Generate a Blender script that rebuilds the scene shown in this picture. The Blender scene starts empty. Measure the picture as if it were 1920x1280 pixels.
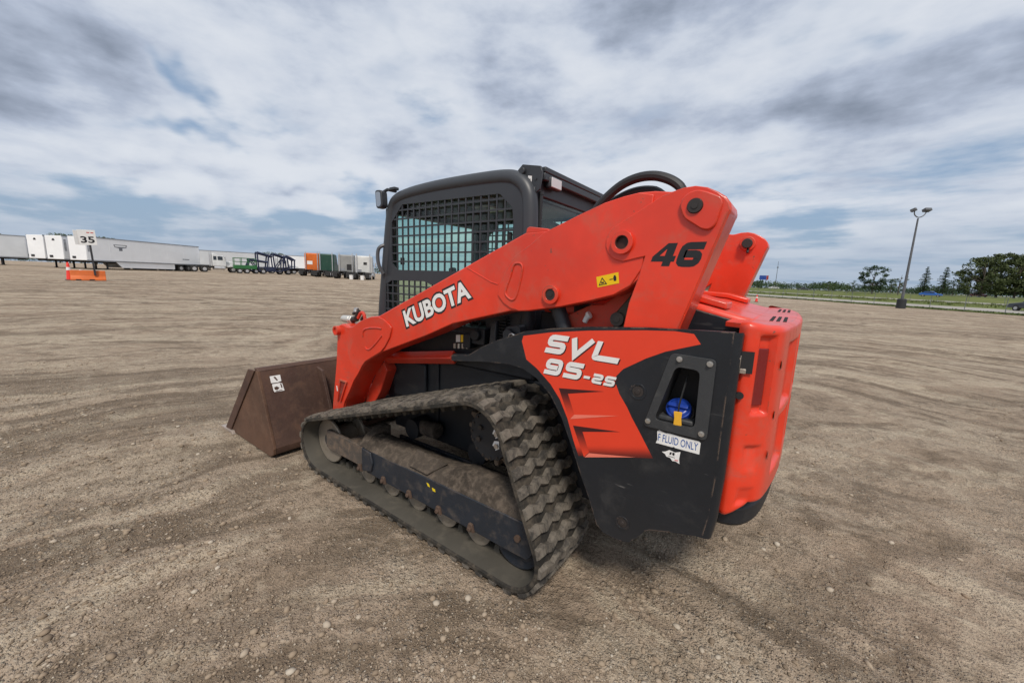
import bpy, bmesh, math, random
import numpy as np
from mathutils import Vector, Matrix
from mathutils.geometry import tessellate_polygon
R = math.radians
random.seed(7); rng = np.random.default_rng(11)
scene = bpy.context.scene
col = scene.collection

# ------------------------------------------------------------------ camera
cam_d = bpy.data.cameras.new('camera'); cam = bpy.data.objects.new('camera', cam_d); col.objects.link(cam)
cam_d.sensor_fit = 'HORIZONTAL'; cam_d.sensor_width = 36.0; cam_d.lens = 13.575
cam_d.clip_start = 0.05; cam_d.clip_end = 9000
CAM = Vector((-0.90, 2.33, 1.50))
_R = ((-0.80518751, -0.12332363, 0.58005548), (-0.59195881, 0.10864750, -0.79861160), (0.03546610, -0.98640103, -0.16048412))
M3 = Matrix([[_R[i][0], -_R[i][1], -_R[i][2]] for i in range(3)])
cam.matrix_world = Matrix.Translation(CAM) @ M3.to_4x4()
scene.camera = cam

# ------------------------------------------------------------------ sun + exposure
SUN_AZ, SUN_EL = R(128), R(52)
sd = bpy.data.lights.new('sun', 'SUN'); sd.energy = 2.1; sd.angle = R(11); sd.color = (1.0, 0.93, 0.83)
sun = bpy.data.objects.new('sun', sd); col.objects.link(sun)
sdir = Vector((math.cos(SUN_EL)*math.cos(SUN_AZ), math.cos(SUN_EL)*math.sin(SUN_AZ), math.sin(SUN_EL)))
sun.rotation_euler = sdir.to_track_quat('Z', 'Y').to_euler()
vs = scene.view_settings
vs.view_transform = 'Standard'; vs.look = 'None'; vs.exposure = 0.42; vs.gamma = 1.0; vs.use_curve_mapping = False

# ------------------------------------------------------------------ node helper
class NT:
    def __init__(s, tree): s.t = tree; s.n = tree.nodes; s.l = tree.links
    def add(s, typ, **kw):
        n = s.n.new(typ)
        for k, v in kw.items(): setattr(n, k, v)
        return n
    def set(s, sock, v):
        if isinstance(v, bpy.types.NodeSocket): s.l.new(v, sock)
        elif v is not None:
            if isinstance(v, (tuple, list)) and len(v) == 3 and sock.type == 'RGBA': v = (*v, 1)
            sock.default_value = v
    def m(s, op, a, b=None, c=None, clamp=False):
        n = s.add('ShaderNodeMath', operation=op, use_clamp=clamp)
        for i, v in enumerate((a, b, c)):
            if v is not None: s.set(n.inputs[i], v)
        return n.outputs[0]
    def mix(s, f, a, b, typ='MIX'):
        n = s.add('ShaderNodeMix', data_type='RGBA', blend_type=typ)
        s.set(n.inputs[0], f); s.set(n.inputs[6], a); s.set(n.inputs[7], b); return n.outputs[2]
    def noise(s, vec, scale, detail=4, rough=.55, dist=0., w=None):
        n = s.add('ShaderNodeTexNoise', noise_dimensions='3D')
        s.set(n.inputs['Vector'], vec); s.set(n.inputs['Scale'], scale); s.set(n.inputs['Detail'], detail)
        s.set(n.inputs['Roughness'], rough); s.set(n.inputs['Distortion'], dist); return n.outputs['Fac']
    def voro(s, vec, scale, out='Distance', feature='F1', rnd=1.):
        n = s.add('ShaderNodeTexVoronoi', feature=feature)
        s.set(n.inputs['Vector'], vec); s.set(n.inputs['Scale'], scale); s.set(n.inputs['Randomness'], rnd); return n.outputs[out]
    def ramp(s, f, lo, hi, a=0., b=1., smooth=True):
        n = s.add('ShaderNodeMapRange', interpolation_type='SMOOTHSTEP' if smooth else 'LINEAR')
        for i, v in enumerate((f, lo, hi, a, b)): s.set(n.inputs[i], v)
        return n.outputs[0]
    def mapping(s, vec, loc=(0,0,0), rot=(0,0,0), scale=(1,1,1)):
        n = s.add('ShaderNodeMapping'); s.set(n.inputs[0], vec)
        n.inputs[1].default_value = loc; n.inputs[2].default_value = rot; n.inputs[3].default_value = scale; return n.outputs[0]

# ------------------------------------------------------------------ world: sky + broken cloud
world = bpy.data.worlds.new('World'); scene.world = world; world.use_nodes = True
W = NT(world.node_tree); W.n.clear()
tc = W.add('ShaderNodeTexCoord').outputs['Generated']
sky = W.add('ShaderNodeTexSky', sky_type='NISHITA', sun_disc=False)
sky.sun_elevation = SUN_EL; sky.sun_rotation = math.pi/2 - SUN_AZ; sky.air_density = 1.0; sky.dust_density = 2.0; sky.ozone_density = 1.2
sep = W.add('ShaderNodeSeparateXYZ'); W.set(sep.inputs[0], tc)
sx, sy, sz = sep.outputs
el = W.m('MULTIPLY', W.m('ARCSINE', sz), 57.2958)
az = W.m('MULTIPLY', W.m('ARCTAN2', sy, sx), 57.2958)
zz = W.m('ADD', W.m('MAXIMUM', sz, 0.0), 0.10)
comb = W.add('ShaderNodeCombineXYZ')
W.set(comb.inputs[0], W.m('DIVIDE', sx, zz)); W.set(comb.inputs[1], W.m('DIVIDE', sy, zz)); W.set(comb.inputs[2], W.m('MULTIPLY', sz, 0.6))
P = comb.outputs[0]
Pr = W.mapping(P, rot=(0, 0, R(27)), scale=(0.88, 1.12, 1))
nA = W.noise(Pr, 1.1, 5, .55)           # cover
nB = W.noise(W.mapping(Pr, loc=(7.3, 2.1, 4)), 1.0, 5, .56)   # thickness / shade
nC = W.noise(W.mapping(tc, scale=(1, 1, 2.4)), 4.2, 8, .60)     # puffy edges
nW = W.noise(tc, 5.0, 3, .6)
nW2 = W.noise(W.mapping(tc, loc=(3, 8, 1)), 5.0, 3, .6)
azw = W.m('ADD', az, W.m('MULTIPLY', W.m('SUBTRACT', nW, .5), 18.0))
elw = W.m('ADD', el, W.m('MULTIPLY', W.m('SUBTRACT', nW2, .5), 11.0))
def blob(a0, e0, sa, se, k=1.0, slant=0.0):
    da = W.m('SUBTRACT', azw, a0); de = W.m('SUBTRACT', W.m('SUBTRACT', elw, e0), W.m('MULTIPLY', da, slant))
    q = W.m('ADD', W.m('POWER', W.m('DIVIDE', da, sa), 2.0), W.m('POWER', W.m('DIVIDE', de, se), 2.0))
    return W.m('MULTIPLY', W.m('EXPONENT', W.m('MULTIPLY', q, -1.0)), k)
def total(lst):
    t = lst[0]
    for b in lst[1:]: t = W.m('ADD', t, b)
    return t
dark = total([blob(-2, 16.5, 8, 4.2, 1.0, .1), blob(4, 21, 8, 4, .5), blob(-70, 31.5, 12, 4.5, .95), blob(-57, 23.5, 9, 3.2, .5), blob(-90, 18.5, 9, 2.2, .5, .15), blob(-104, 20, 8, 3.0, .8),
              blob(-110, 27, 14, 4, .6), blob(-8, 10.0, 14, 1.6, .25), blob(-24, 9.5, 2.5, .8, .45), blob(-88, 27, 10, 3, .3)])
blue = total([blob(-14, 17.5, 3, 1.6, .9, .4), blob(-31, 29, 6, 2.5, .75), blob(-20, 12.5, 7, 1.2, .55), blob(-16, 4.5, 22, 2.6, .75), blob(-92, 24, 7, 3, .5, .3), blob(-39, 8, 7, 2.2, .55), blob(-80, 6, 25, 3.5, .35), blob(-30, 10.5, 4, .8, .6), blob(-12, 13.2, 6, .8, .5)])
puff = total([blob(-14.3, 7.6, 2.6, 1.0, 1.0), blob(-26.5, 7.4, 4.2, 1.1, 1.0), blob(-10, 11, 9, 1.2, .7), blob(-60, 26.5, 5, 2.6, .8), blob(-24, 12, 9, 1.8, .6), blob(-76, 26, 9, 3.5, .5, .15)])
cover = W.m('ADD', nA, W.m('MULTIPLY', W.m('SUBTRACT', nC, .5), .55))
cover = W.m('SUBTRACT', cover, W.m('MULTIPLY', blue, .25))
cover = W.m('ADD', cover, W.m('ADD', W.m('MULTIPLY', dark, .3), W.m('MULTIPLY', puff, .22)))
cmask = W.ramp(cover, .26, .52)
shade = W.m('ADD', W.m('MULTIPLY', nB, 1.0), W.m('MULTIPLY', W.m('SUBTRACT', nC, .5), .95))
shade = W.m('ADD', shade, W.m('SUBTRACT', W.m('MULTIPLY', dark, .33), W.m('MULTIPLY', puff, .20)))
sh = W.ramp(shade, .31, 1.10)
rampn = W.add('ShaderNodeValToRGB'); W.set(rampn.inputs[0], sh)
cr = rampn.color_ramp
cr.elements[0].position = 0.0; cr.elements[0].color = (7.0, 7.35, 7.95, 1)
cr.elements[1].position = 1.0; cr.elements[1].color = (1.95, 2.3, 2.95, 1)
for p, c in ((.28, (5.75, 6.25, 7.15, 1)), (.52, (4.3, 4.85, 5.95, 1)), (.78, (3.0, 3.45, 4.35, 1))):
    e = cr.elements.new(p); e.color = c
skyc = W.mix(1.0, sky.outputs[0], (0.90, .92, .95), 'MULTIPLY')
skyc = W.mix(.55, skyc, (3.2, 4.5, 6.3))
hz = W.ramp(el, 1.0, 11.0, 1, 0)
skyc = W.mix(W.m('MULTIPLY', hz, .8), skyc, (3.1, 4.1, 5.5))
ccol = W.mix(W.m('MULTIPLY', W.ramp(el, 0.0, 10.0, 1, 0), .8), rampn.outputs[0], (3.5, 4.35, 5.5))
res = W.mix(W.m('MULTIPLY', cmask, .96), skyc, ccol)
bg = W.add('ShaderNodeBackground'); W.set(bg.inputs[0], res); bg.inputs[1].default_value = 0.078
world.cycles.sampling_method = 'MANUAL'; world.cycles.sample_map_resolution = 256
scene.cycles.max_bounces = 5; scene.cycles.diffuse_bounces = 3; scene.cycles.glossy_bounces = 3
out = W.add('ShaderNodeOutputWorld'); W.l.new(bg.outputs[0], out.inputs[0])

# ------------------------------------------------------------------ materials
MATS = {}
def mat(name, base, rough=.5, metal=0., dust=0., dustcol=(.26, .20, .145), dscale=3., var=.12, bump=0., bscale=60., spec=.5, zdust=None, wear=0., wearcol=(.12, .07, .045), coat=0., spots=0., upd=0., scuff=0.):
    if name in MATS: return MATS[name]
    m = bpy.data.materials.new(name); m.use_nodes = True; MATS[name] = m
    N = NT(m.node_tree); N.n.clear()
    b = N.add('ShaderNodeBsdfPrincipled'); o = N.add('ShaderNodeOutputMaterial'); N.l.new(b.outputs[0], o.inputs[0])
    tcn = N.add('ShaderNodeTexCoord'); oc = tcn.outputs['Object']
    geo = N.add('ShaderNodeNewGeometry'); wp = geo.outputs['Position']
    n1 = N.noise(wp, dscale, 6, .62)
    c = N.mix(N.ramp(n1, .3, .75, 0, 1), tuple(x*(1-var) for x in base), tuple(min(1, x*(1+var)) for x in base))
    rr = N.m('ADD', rough-.06, N.m('MULTIPLY', n1, .14))
    if dust > 0:
        n2 = N.noise(wp, dscale*4.3, 8, .68, .3)
        d = N.ramp(n2, .62-.3*dust, .86-.25*dust)
        if zdust: d = N.m('ADD', d, N.ramp(N.m('ADD', N.add('ShaderNodeSeparateXYZ').outputs[2] if False else sepz(N, wp), N.m('MULTIPLY', n2, .25)), zdust[0], zdust[1], zdust[2], 0), clamp=True)
        if upd:
            sn = N.add('ShaderNodeSeparateXYZ'); N.set(sn.inputs[0], geo.outputs['Normal'])
            d = N.m('ADD', d, N.m('MULTIPLY', N.ramp(sn.outputs[2], .2, .8), N.m('MULTIPLY', N.ramp(n2, .3, .6), upd)), clamp=True)
        d = N.m('MULTIPLY', d, min(1, dust*1.3), clamp=True)
        c = N.mix(d, c, dustcol); rr = N.m('ADD', rr, N.m('MULTIPLY', d, .35), clamp=True)
    if spots > 0:
        n3 = N.noise(wp, 38., 3, .5); n4 = N.noise(wp, 2.2, 3, .5)
        q = N.m('MULTIPLY', N.ramp(n3, .70-.02*spots, .76-.02*spots), N.ramp(n4, .48, .62))
        c = N.mix(N.m('MULTIPLY', q, .85), c, wearcol)
    if scuff > 0:                                         # thin slanting scratches and rubbed patches
        q = N.noise(N.mapping(wp, rot=(0, R(24), 0), scale=(5, 5, 55)), 1.6, 3, .6); q2 = N.noise(wp, 3.1, 4, .65)
        zz1 = N.ramp(sepz(N, wp), 1.0, .62, .25, 1.)
        k_ = N.m('MULTIPLY', N.m('MULTIPLY', N.ramp(q, .63, .70), N.ramp(q2, .50, .62)), N.m('MULTIPLY', zz1, scuff))
        c = N.mix(k_, c, (.15, .145, .14))
    if wear > 0:
        bv = N.add('ShaderNodeBevel', samples=4); bv.inputs[0].default_value = .010
        dp = N.add('ShaderNodeVectorMath', operation='DOT_PRODUCT'); N.l.new(bv.outputs[0], dp.inputs[0]); N.l.new(geo.outputs['Normal'], dp.inputs[1])
        e = N.ramp(dp.outputs['Value'], .86, .985, 1, 0)
        e = N.m('MULTIPLY', e, N.ramp(N.noise(wp, 11., 6, .72), .47, .58))
        c = N.mix(N.m('MULTIPLY', e, wear), c, wearcol)
    N.set(b.inputs['Base Color'], c); N.set(b.inputs['Roughness'], rr)
    b.inputs['Metallic'].default_value = metal; b.inputs['Specular IOR Level'].default_value = spec
    if coat: b.inputs['Coat Weight'].default_value = coat; b.inputs['Coat Roughness'].default_value = .12
    if bump > 0:
        bn = N.add('ShaderNodeBump'); bn.inputs['Strength'].default_value = bump; bn.inputs['Distance'].default_value = .01
        N.set(bn.inputs['Height'], N.noise(wp, bscale, 5, .6)); N.l.new(bn.outputs[0], b.inputs['Normal'])
    return m
def sepz(N, wp):
    s = N.add('ShaderNodeSeparateXYZ'); N.set(s.inputs[0], wp); return s.outputs[2]

RED = mat('red_paint', (.72, .042, .014), .33, dust=.50, dustcol=(.46, .10, .062), dscale=1.5, var=.18, wear=.95, scuff=.5, coat=.2, spots=.6, bump=.04, bscale=9)
REDD = mat('red_paint_dusty', (.64, .045, .018), .45, dust=.55, dustcol=(.33, .12, .07), dscale=2.2, wear=.8, spots=1., bump=.05)
DECR = mat('red_decal', (.74, .050, .018), .42, var=.05, dust=.15, dustcol=(.5, .08, .05))
def vent_mat(name, ztop):                                 # printed vent: dark at its top, fading to red below
    if name in MATS: return MATS[name]
    m = mat(name, (.74, .050, .018), .42, var=.05); N = NT(m.node_tree); b = [n for n in N.n if n.type == 'BSDF_PRINCIPLED'][0]; src = b.inputs['Base Color'].links[0].from_socket
    wp = N.add('ShaderNodeNewGeometry').outputs['Position']
    N.set(b.inputs['Base Color'], N.mix(N.ramp(sepz(N, wp), ztop-.125, ztop-.005), src, (.045, .008, .009))); return m
def decal_fade(m):                                        # the printed foot of the decal fades to black
    N = NT(m.node_tree); b = [n for n in N.n if n.type == 'BSDF_PRINCIPLED'][0]; src = b.inputs['Base Color'].links[0].from_socket
    wp = N.add('ShaderNodeNewGeometry').outputs['Position']; q = N.add('ShaderNodeSeparateXYZ'); N.set(q.inputs[0], wp)
    d = N.m('SUBTRACT', q.outputs[2], N.m('ADD', .735, N.m('MULTIPLY', N.m('SUBTRACT', -.205, q.outputs[0]), .281)))
    N.set(b.inputs['Base Color'], N.mix(N.ramp(d, .0, .055, .88, 0), src, (.035, .008, .008)))
decal_fade(DECR)
BLK = mat('black_panel', (.010, .0125, .017), .38, dust=.34, dustcol=(.055, .052, .050), dscale=1.7, var=.2, wear=.95, scuff=.8, wearcol=(.17, .12, .09), bump=.05, bscale=40, zdust=(.40, .85, .35))
CHAS = mat('chassis_black', (.008, .010, .014), .55, dust=.35, dustcol=(.07, .06, .05), dscale=2.4, zdust=(.25, .7, .5))
CABG = mat('cab_grey', (.030, .033, .039), .45, dust=.15, dustcol=(.10, .095, .09), var=.08, bump=.02)
CABR = mat('cab_frame_grey', (.040, .044, .051), .42, dust=.1, dustcol=(.11, .105, .10), var=.08)
RUB = mat('track_rubber', (.026, .024, .021), .85, dust=.7, dustcol=(.105, .087, .067), dscale=3.0, var=.25, bump=.25, bscale=70, spec=.25)
LUGM = mat('lug_rubber', (.048, .044, .040), .88, dust=.95, dustcol=(.175, .152, .125), dscale=3.4, var=.25, bump=.25, bscale=60, spec=.2)
INBELT = mat('belt_inner', (.070, .063, .051), .7, dust=.5, dustcol=(.115, .100, .078), dscale=2.0, var=.2, bump=.1, spec=.3)
DIRTY = mat('caked_dirt', (.065, .053, .043), .95, dust=.7, dustcol=(.145, .115, .090), dscale=4.5, var=.4, bump=1., bscale=32, spec=.15)
FRAMEB = mat('frame_black', (.016, .021, .030), .5, dust=.45, dustcol=(.10, .080, .065), dscale=3.2, wear=.8, wearcol=(.15, .10, .07), bump=.15, bscale=50)
ROLL = mat('roller_steel', (.36, .31, .25), .45, metal=.5, dust=.45, dustcol=(.16, .125, .09))
STEEL = mat('bare_steel', (.55, .54, .52), .35, metal=.9, var=.1)
WORN = mat('worn_steel', (.42, .36, .30), .45, metal=.5, dust=.4)
DKPIN = mat('greasy_pin', (.025, .020, .018), .5, dust=.3, dustcol=(.06, .04, .03))
RUST = mat('bucket_rust', (.070, .034, .023), .68, dust=.62, dustcol=(.115, .062, .040), dscale=2.0, var=.3, wear=.4, wearcol=(.22, .17, .14), bump=.2, bscale=50, zdust=(-.1, .35, .6))
PLAS = mat('black_plastic', (.035, .037, .040), .52, dust=.35, dustcol=(.10, .095, .09), bump=.1, bscale=120)
HOLE = mat('dark_plastic_hole_shade', (.010, .010, .011), .7)  # near-black plastic, also painted in as the shade inside slots, holes and pockets
BLUEC = mat('blue_cap', (.006, .040, .30), .35, dust=.15)
YEL = mat('yellow_tag', (.80, .42, .03), .5)
YELS = mat('yellow_sticker', (.82, .52, .0), .45, var=.03)
WHT = mat('white_vinyl', (.78, .77, .75), .5, var=.04, dust=.12, dustcol=(.4, .36, .32))
INK = mat('black_print', (.012, .012, .014), .45)
SHADW = mat('dark_red_print', (.055, .008, .008), .5)
BLUEI = mat('blue_print', (.03, .10, .33), .5)
VDK = mat('print_dark_maroon', (.10, .013, .012), .45); VLT = mat('print_light_red', (.80, .19, .13), .45)
REFL = mat('red_reflector', (.17, .004, .006), .18, var=.05, coat=.6)
HOSE = mat('hose_rubber', (.016, .016, .018), .5, dust=.15)
SEATM = mat('seat_vinyl', (.018, .019, .021), .6)
LAMPG = mat('lamp_lens', (.62, .60, .60), .12, spec=.8, var=.05)

def glass(name, tint, refl=.12):
    m = bpy.data.materials.new(name); m.use_nodes = True; N = NT(m.node_tree); N.n.clear()
    tr = N.add('ShaderNodeBsdfTransparent'); tr.inputs[0].default_value = (*tint, 1)
    gl = N.add('ShaderNodeBsdfGlossy'); gl.inputs['Roughness'].default_value = .03
    fr = N.add('ShaderNodeLayerWeight'); fr.inputs[0].default_value = .5
    mx = N.add('ShaderNodeMixShader'); N.set(mx.inputs[0], N.m('ADD', N.m('MULTIPLY', N.m('POWER', fr.outputs['Facing'], 4.0), .6), refl*.25))
    N.l.new(tr.outputs[0], mx.inputs[1]); N.l.new(gl.outputs[0], mx.inputs[2])
    o = N.add('ShaderNodeOutputMaterial'); N.l.new(mx.outputs[0], o.inputs[0]); return m
GLS = glass('tinted_glass', (.87, .96, .915))

# ------------------------------------------------------------------ geometry helpers: every one returns (verts, faces)
def box(x0, x1, y0, y1, z0, z1):
    v = [(x, y, z) for x in (x0, x1) for y in (y0, y1) for z in (z0, z1)]
    return v, [(0,1,3,2), (4,6,7,5), (0,4,5,1), (2,3,7,6), (0,2,6,4), (1,5,7,3)]
def xf(g, M): return [tuple(M @ Vector(p)) for p in g[0]], g[1]
def mirror(g): return [(p[0], -p[1], p[2]) for p in g[0]], [tuple(reversed(f)) for f in g[1]]
def side(g, s): return g if s > 0 else mirror(g)
def merge(*gs):
    V, F = [], []
    for v, f in gs:
        o = len(V); V += list(v); F += [tuple(i+o for i in q) for q in f]
    return V, F
def frame_of(d):
    d = Vector(d).normalized(); a = Vector((0,0,1)) if abs(d.z) < .9 else Vector((1,0,0))
    u = d.cross(a).normalized(); return u, d.cross(u).normalized()
def cyl(p0, p1, r0, r1=None, n=24):
    r1 = r0 if r1 is None else r1; p0, p1 = Vector(p0), Vector(p1); u, w = frame_of(p1-p0)
    V = []
    for p, r in ((p0, r0), (p1, r1)):
        V += [tuple(p + (u*math.cos(2*math.pi*i/n) + w*math.sin(2*math.pi*i/n))*r) for i in range(n)]
    F = [(i, (i+1) % n, n+(i+1) % n, n+i) for i in range(n)] + [tuple(range(n-1, -1, -1)), tuple(range(n, 2*n))]
    return V, F
def tube(path, r, n=10, closed=False, flat=1.0):
    path = [Vector(p) for p in path]; V, F = [], []; L = len(path); pu = None
    for i, p in enumerate(path):
        a = path[(i-1) % L] if (closed or i > 0) else path[i]; b = path[(i+1) % L] if (closed or i < L-1) else path[i]
        d = (b-a).normalized()
        if pu is None: u, w = frame_of(d)
        else:
            u = (pu - d*pu.dot(d)).normalized(); w = d.cross(u).normalized()
        pu = u; rr = r[i] if isinstance(r, (list, tuple)) else r
        V += [tuple(p + (u*math.cos(2*math.pi*k/n) + w*math.sin(2*math.pi*k/n)*flat)*rr) for k in range(n)]
    for i in range(L if closed else L-1):
        j = (i+1) % L
        F += [(i*n+k, i*n+(k+1) % n, j*n+(k+1) % n, j*n+k) for k in range(n)]
    if not closed: F += [tuple(range(n-1, -1, -1)), tuple(range((L-1)*n, L*n))]
    return V, F
def put(axis, a, u, v):
    return (a, u, v) if axis == 'x' else (u, a, v) if axis == 'y' else (u, v, a)
def prism(poly, a0, a1, axis='y', inset=0.):
    n = len(poly)
    V = [put(axis, a0, u, v) for u, v in poly] + [put(axis, a1, u, v) for u, v in poly]
    return V, [tuple(range(n)), tuple(range(2*n-1, n-1, -1))] + [(i, i+n, (i+1) % n+n, (i+1) % n) for i in range(n)]
def plate(outer, holes, a0, a1, axis='y'):
    loops = [outer] + holes; tri = tessellate_polygon([[Vector((u, v, 0)) for u, v in lp] for lp in loops])
    pts = [p for lp in loops for p in lp]; n = len(pts)
    V = [put(axis, a0, u, v) for u, v in pts] + [put(axis, a1, u, v) for u, v in pts]
    F = [tuple(t) for t in tri] + [tuple(i+n for i in reversed(t)) for t in tri]; o = 0
    for lp in loops:
        k = len(lp); F += [(o+i, o+i+n, o+(i+1) % k+n, o+(i+1) % k) for i in range(k)]; o += k
    return V, F
def circ(c, r, n=28, a0=0.): return [(c[0]+r*math.cos(a0+2*math.pi*i/n), c[1]+r*math.sin(a0+2*math.pi*i/n)) for i in range(n)]
def roundpoly(poly, r, n=4):
    out = []; L = len(poly)
    for i in range(L):
        p = Vector(poly[i]); a = Vector(poly[i-1])-p; b = Vector(poly[(i+1) % L])-p
        k = min(r, a.length*.45, b.length*.45); A = p + a.normalized()*k; B = p + b.normalized()*k
        for j in range(n+1):
            t = j/n; q = A*(1-t)**2 + p*2*t*(1-t) + B*t*t; out.append((q.x, q.y))
    return out
def smoothline(pts, it=2, closed=False):
    for _ in range(it):
        o = []; L = len(pts)
        rngi = range(L if closed else L-1)
        if not closed: o.append(pts[0])
        for i in rngi:
            a, b = pts[i], pts[(i+1) % L]
            o.append(tuple(.75*x+.25*y for x, y in zip(a, b))); o.append(tuple(.25*x+.75*y for x, y in zip(a, b)))
        if not closed: o.append(pts[-1])
        pts = o
    return pts
def link_mesh(name, me, m, parent=None, loc=None, mtx=None):
    o = bpy.data.objects.new(name, me); col.objects.link(o)
    if m is not None and not me.materials: me.materials.append(m)
    if parent is not None: o.parent = parent
    if mtx is not None: o.matrix_local = mtx
    return o
def mk(name, g, m, smooth=35, recalc=True):
    me = bpy.data.meshes.new(name); me.from_pydata(g[0], [], g[1])
    if recalc:
        bm = bmesh.new(); bm.from_mesh(me); bmesh.ops.recalc_face_normals(bm, faces=bm.faces); bm.to_mesh(me); bm.free()
    if smooth:
        me.shade_smooth(); me.set_sharp_from_angle(angle=R(smooth))
    if m is not None: me.materials.append(m)
    me.update(); return me
def ob(name, g, m, parent=None, bevel=0., seg=2, smooth=35, label=None, cat=None, group=None, kind=None):
    o = link_mesh(name, mk(name, g, m, smooth), None, parent)
    if bevel > 0:
        b = o.modifiers.new('bevel', 'BEVEL'); b.width = bevel; b.segments = seg; b.limit_method = 'ANGLE'; b.angle_limit = R(32); b.harden_normals = False
    return tag(o, label, cat, group, kind)
def tag(o, label=None, cat=None, group=None, kind=None):
    if label: o['label'] = label
    if cat: o['category'] = cat
    if group: o['group'] = group
    if kind: o['kind'] = kind
    return o
def empty(name, loc, label, cat, group=None, rz=0.):
    e = bpy.data.objects.new(name, None); e.empty_display_size = .2; col.objects.link(e); e.location = loc; e.rotation_euler = (0, 0, rz)
    return tag(e, label, cat, group)
# lettering -> flat geometry in (s, t)
def textgeo(body, shear=0., offset=0.):
    cu = bpy.data.curves.new('lettering', 'FONT'); cu.body = body; cu.size = 1.; cu.shear = shear; cu.offset = offset; cu.fill_mode = 'FRONT'; cu.resolution_u = 4
    o = bpy.data.objects.new('lettering', cu); col.objects.link(o); dg = bpy.context.evaluated_depsgraph_get(); dg.update()
    me = bpy.data.meshes.new_from_object(o.evaluated_get(dg)); V = [(v.co.x, v.co.y) for v in me.vertices]; F = [tuple(p.vertices) for p in me.polygons]
    bpy.data.objects.remove(o); bpy.data.curves.remove(cu); bpy.data.meshes.remove(me); return V, F
def fit2d(t, w, h, pad=0.):
    xs = [p[0] for p in t[0]]; ys = [p[1] for p in t[0]]; x0, x1, y0, y1 = min(xs), max(xs), min(ys), max(ys)
    return [((p[0]-x0)/(x1-x0)*w, (p[1]-y0)/(y1-y0)*h) for p in t[0]], t[1]
def onplane(t, org, u, v):
    org, u, v = Vector(org), Vector(u), Vector(v); return [tuple(org + u*a + v*b) for a, b in t[0]], t[1]
def stroke(pts, w):
    V, F = [], []; L = len(pts); P = [Vector(p) for p in pts]
    for i in range(L):
        d0 = (P[i]-P[i-1]).normalized() if i > 0 else (P[1]-P[0]).normalized(); d1 = (P[i+1]-P[i]).normalized() if i < L-1 else d0
        n = (Vector((-d0.y, d0.x)) + Vector((-d1.y, d1.x))); n = n.normalized() if n.length > 1e-6 else Vector((-d0.y, d0.x))
        k = w/2/max(.45, n.dot(Vector((-d1.y, d1.x)))); V += [tuple(P[i]+n*k), tuple(P[i]-n*k)]
    return V, [(2*i, 2*i+1, 2*i+3, 2*i+2) for i in range(L-1)]
def fillet(pts, r):
    o = [pts[0]]
    for i in range(1, len(pts)-1):
        p = Vector(pts[i]); a = Vector(pts[i-1])-p; b = Vector(pts[i+1])-p; k = min(r, a.length*.48, b.length*.48)
        A, B = p+a.normalized()*k, p+b.normalized()*k
        for t in (0, .33, .67, 1): q = A*(1-t)**2+p*2*t*(1-t)+B*t*t; o.append((q.x, q.y))
    return o+[pts[-1]]
def merge2(*gs):
    V, F = [], []
    for v, f in gs: o = len(V); V += list(v); F += [tuple(i+o for i in q) for q in f]
    return V, F
GLY = {'6': [(1.0,.87),(.13,.87),(.13,.13),(.87,.13),(.87,.53),(.22,.53)], 'S': [(1.0,.89),(.11,.89),(.11,.5),(.89,.5),(.89,.11),(0,.11)], 'V': [(.06,1.0),(.40,.03),(1.0,1.0)], 'L': [(.12,1.0),(.12,.11),(1.25,.11)],
       '9': [(0,.11),(.89,.11),(.89,.89),(.11,.89),(.11,.47),(.80,.47)], '5': [(1.0,.89),(.13,.89),(.13,.54),(.89,.54),(.89,.11),(0,.11)],
       '2': [(0,.89),(.89,.89),(.89,.5),(.11,.5),(.11,.11),(1.0,.11)], '-': [(.1,.45),(.75,.45)]}
def glyphs(seq, w, h, gap, shear, wt=.23):
    V, F = [], []; x = 0.
    for ch in seq:
        k = w*(1.12 if ch == 'L' else .8 if ch == '-' else 1.)
        pts = [(p[0]*w, p[1]*h) for p in GLY[ch.upper()]]
        pts = fillet(pts, h*(.20 if ch not in 'VL' else .12)) if ch not in 'V-' else pts
        g = stroke(pts, h*wt); o = len(V); V += [(a+x+b*shear, b) for a, b in g[0]]; F += [tuple(i+o for i in f) for f in g[1]]
        x += k+gap
    return V, F

# ------------------------------------------------------------------ ground
def ss(a, b, x): t = np.clip((x-a)/(b-a), 0, 1); return t*t*(3-2*t)
FD = (-.794, -.608)                                   # direction away from the yard across the fence and road
def gz(x, y=0.):
    x = np.asarray(x, float); y = np.asarray(y, float)
    s = np.where(x < 2, 0, np.where(x < 12, .013*(x-2)**2/20, .013*(x-7)))
    z = 1.25*np.tanh(s/1.25); n = x*FD[0]+y*FD[1]
    return z + .9*ss(92, 135, n)
def vnoise(x, y, seed=0):
    xi = np.floor(x).astype(np.int64); yi = np.floor(y).astype(np.int64); fx = x-xi; fy = y-yi
    def h(a, b):
        q = (a*374761393 + b*668265263 + seed*974711) & 0x7fffffff; q = ((q ^ (q >> 13))*1274126177) & 0x7fffffff; return ((q ^ (q >> 16)) & 0xffff)/65535.
    u = fx*fx*(3-2*fx); v = fy*fy*(3-2*fy)
    return (h(xi, yi)*(1-u)+h(xi+1, yi)*u)*(1-v) + (h(xi, yi+1)*(1-u)+h(xi+1, yi+1)*u)*v
def fbm(x, y, o=4, seed=0):
    s = 0; a = .5
    for k in range(o): s = s + a*(vnoise(x*2**k, y*2**k, seed+k)-.5); a *= .5
    return s
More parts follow.
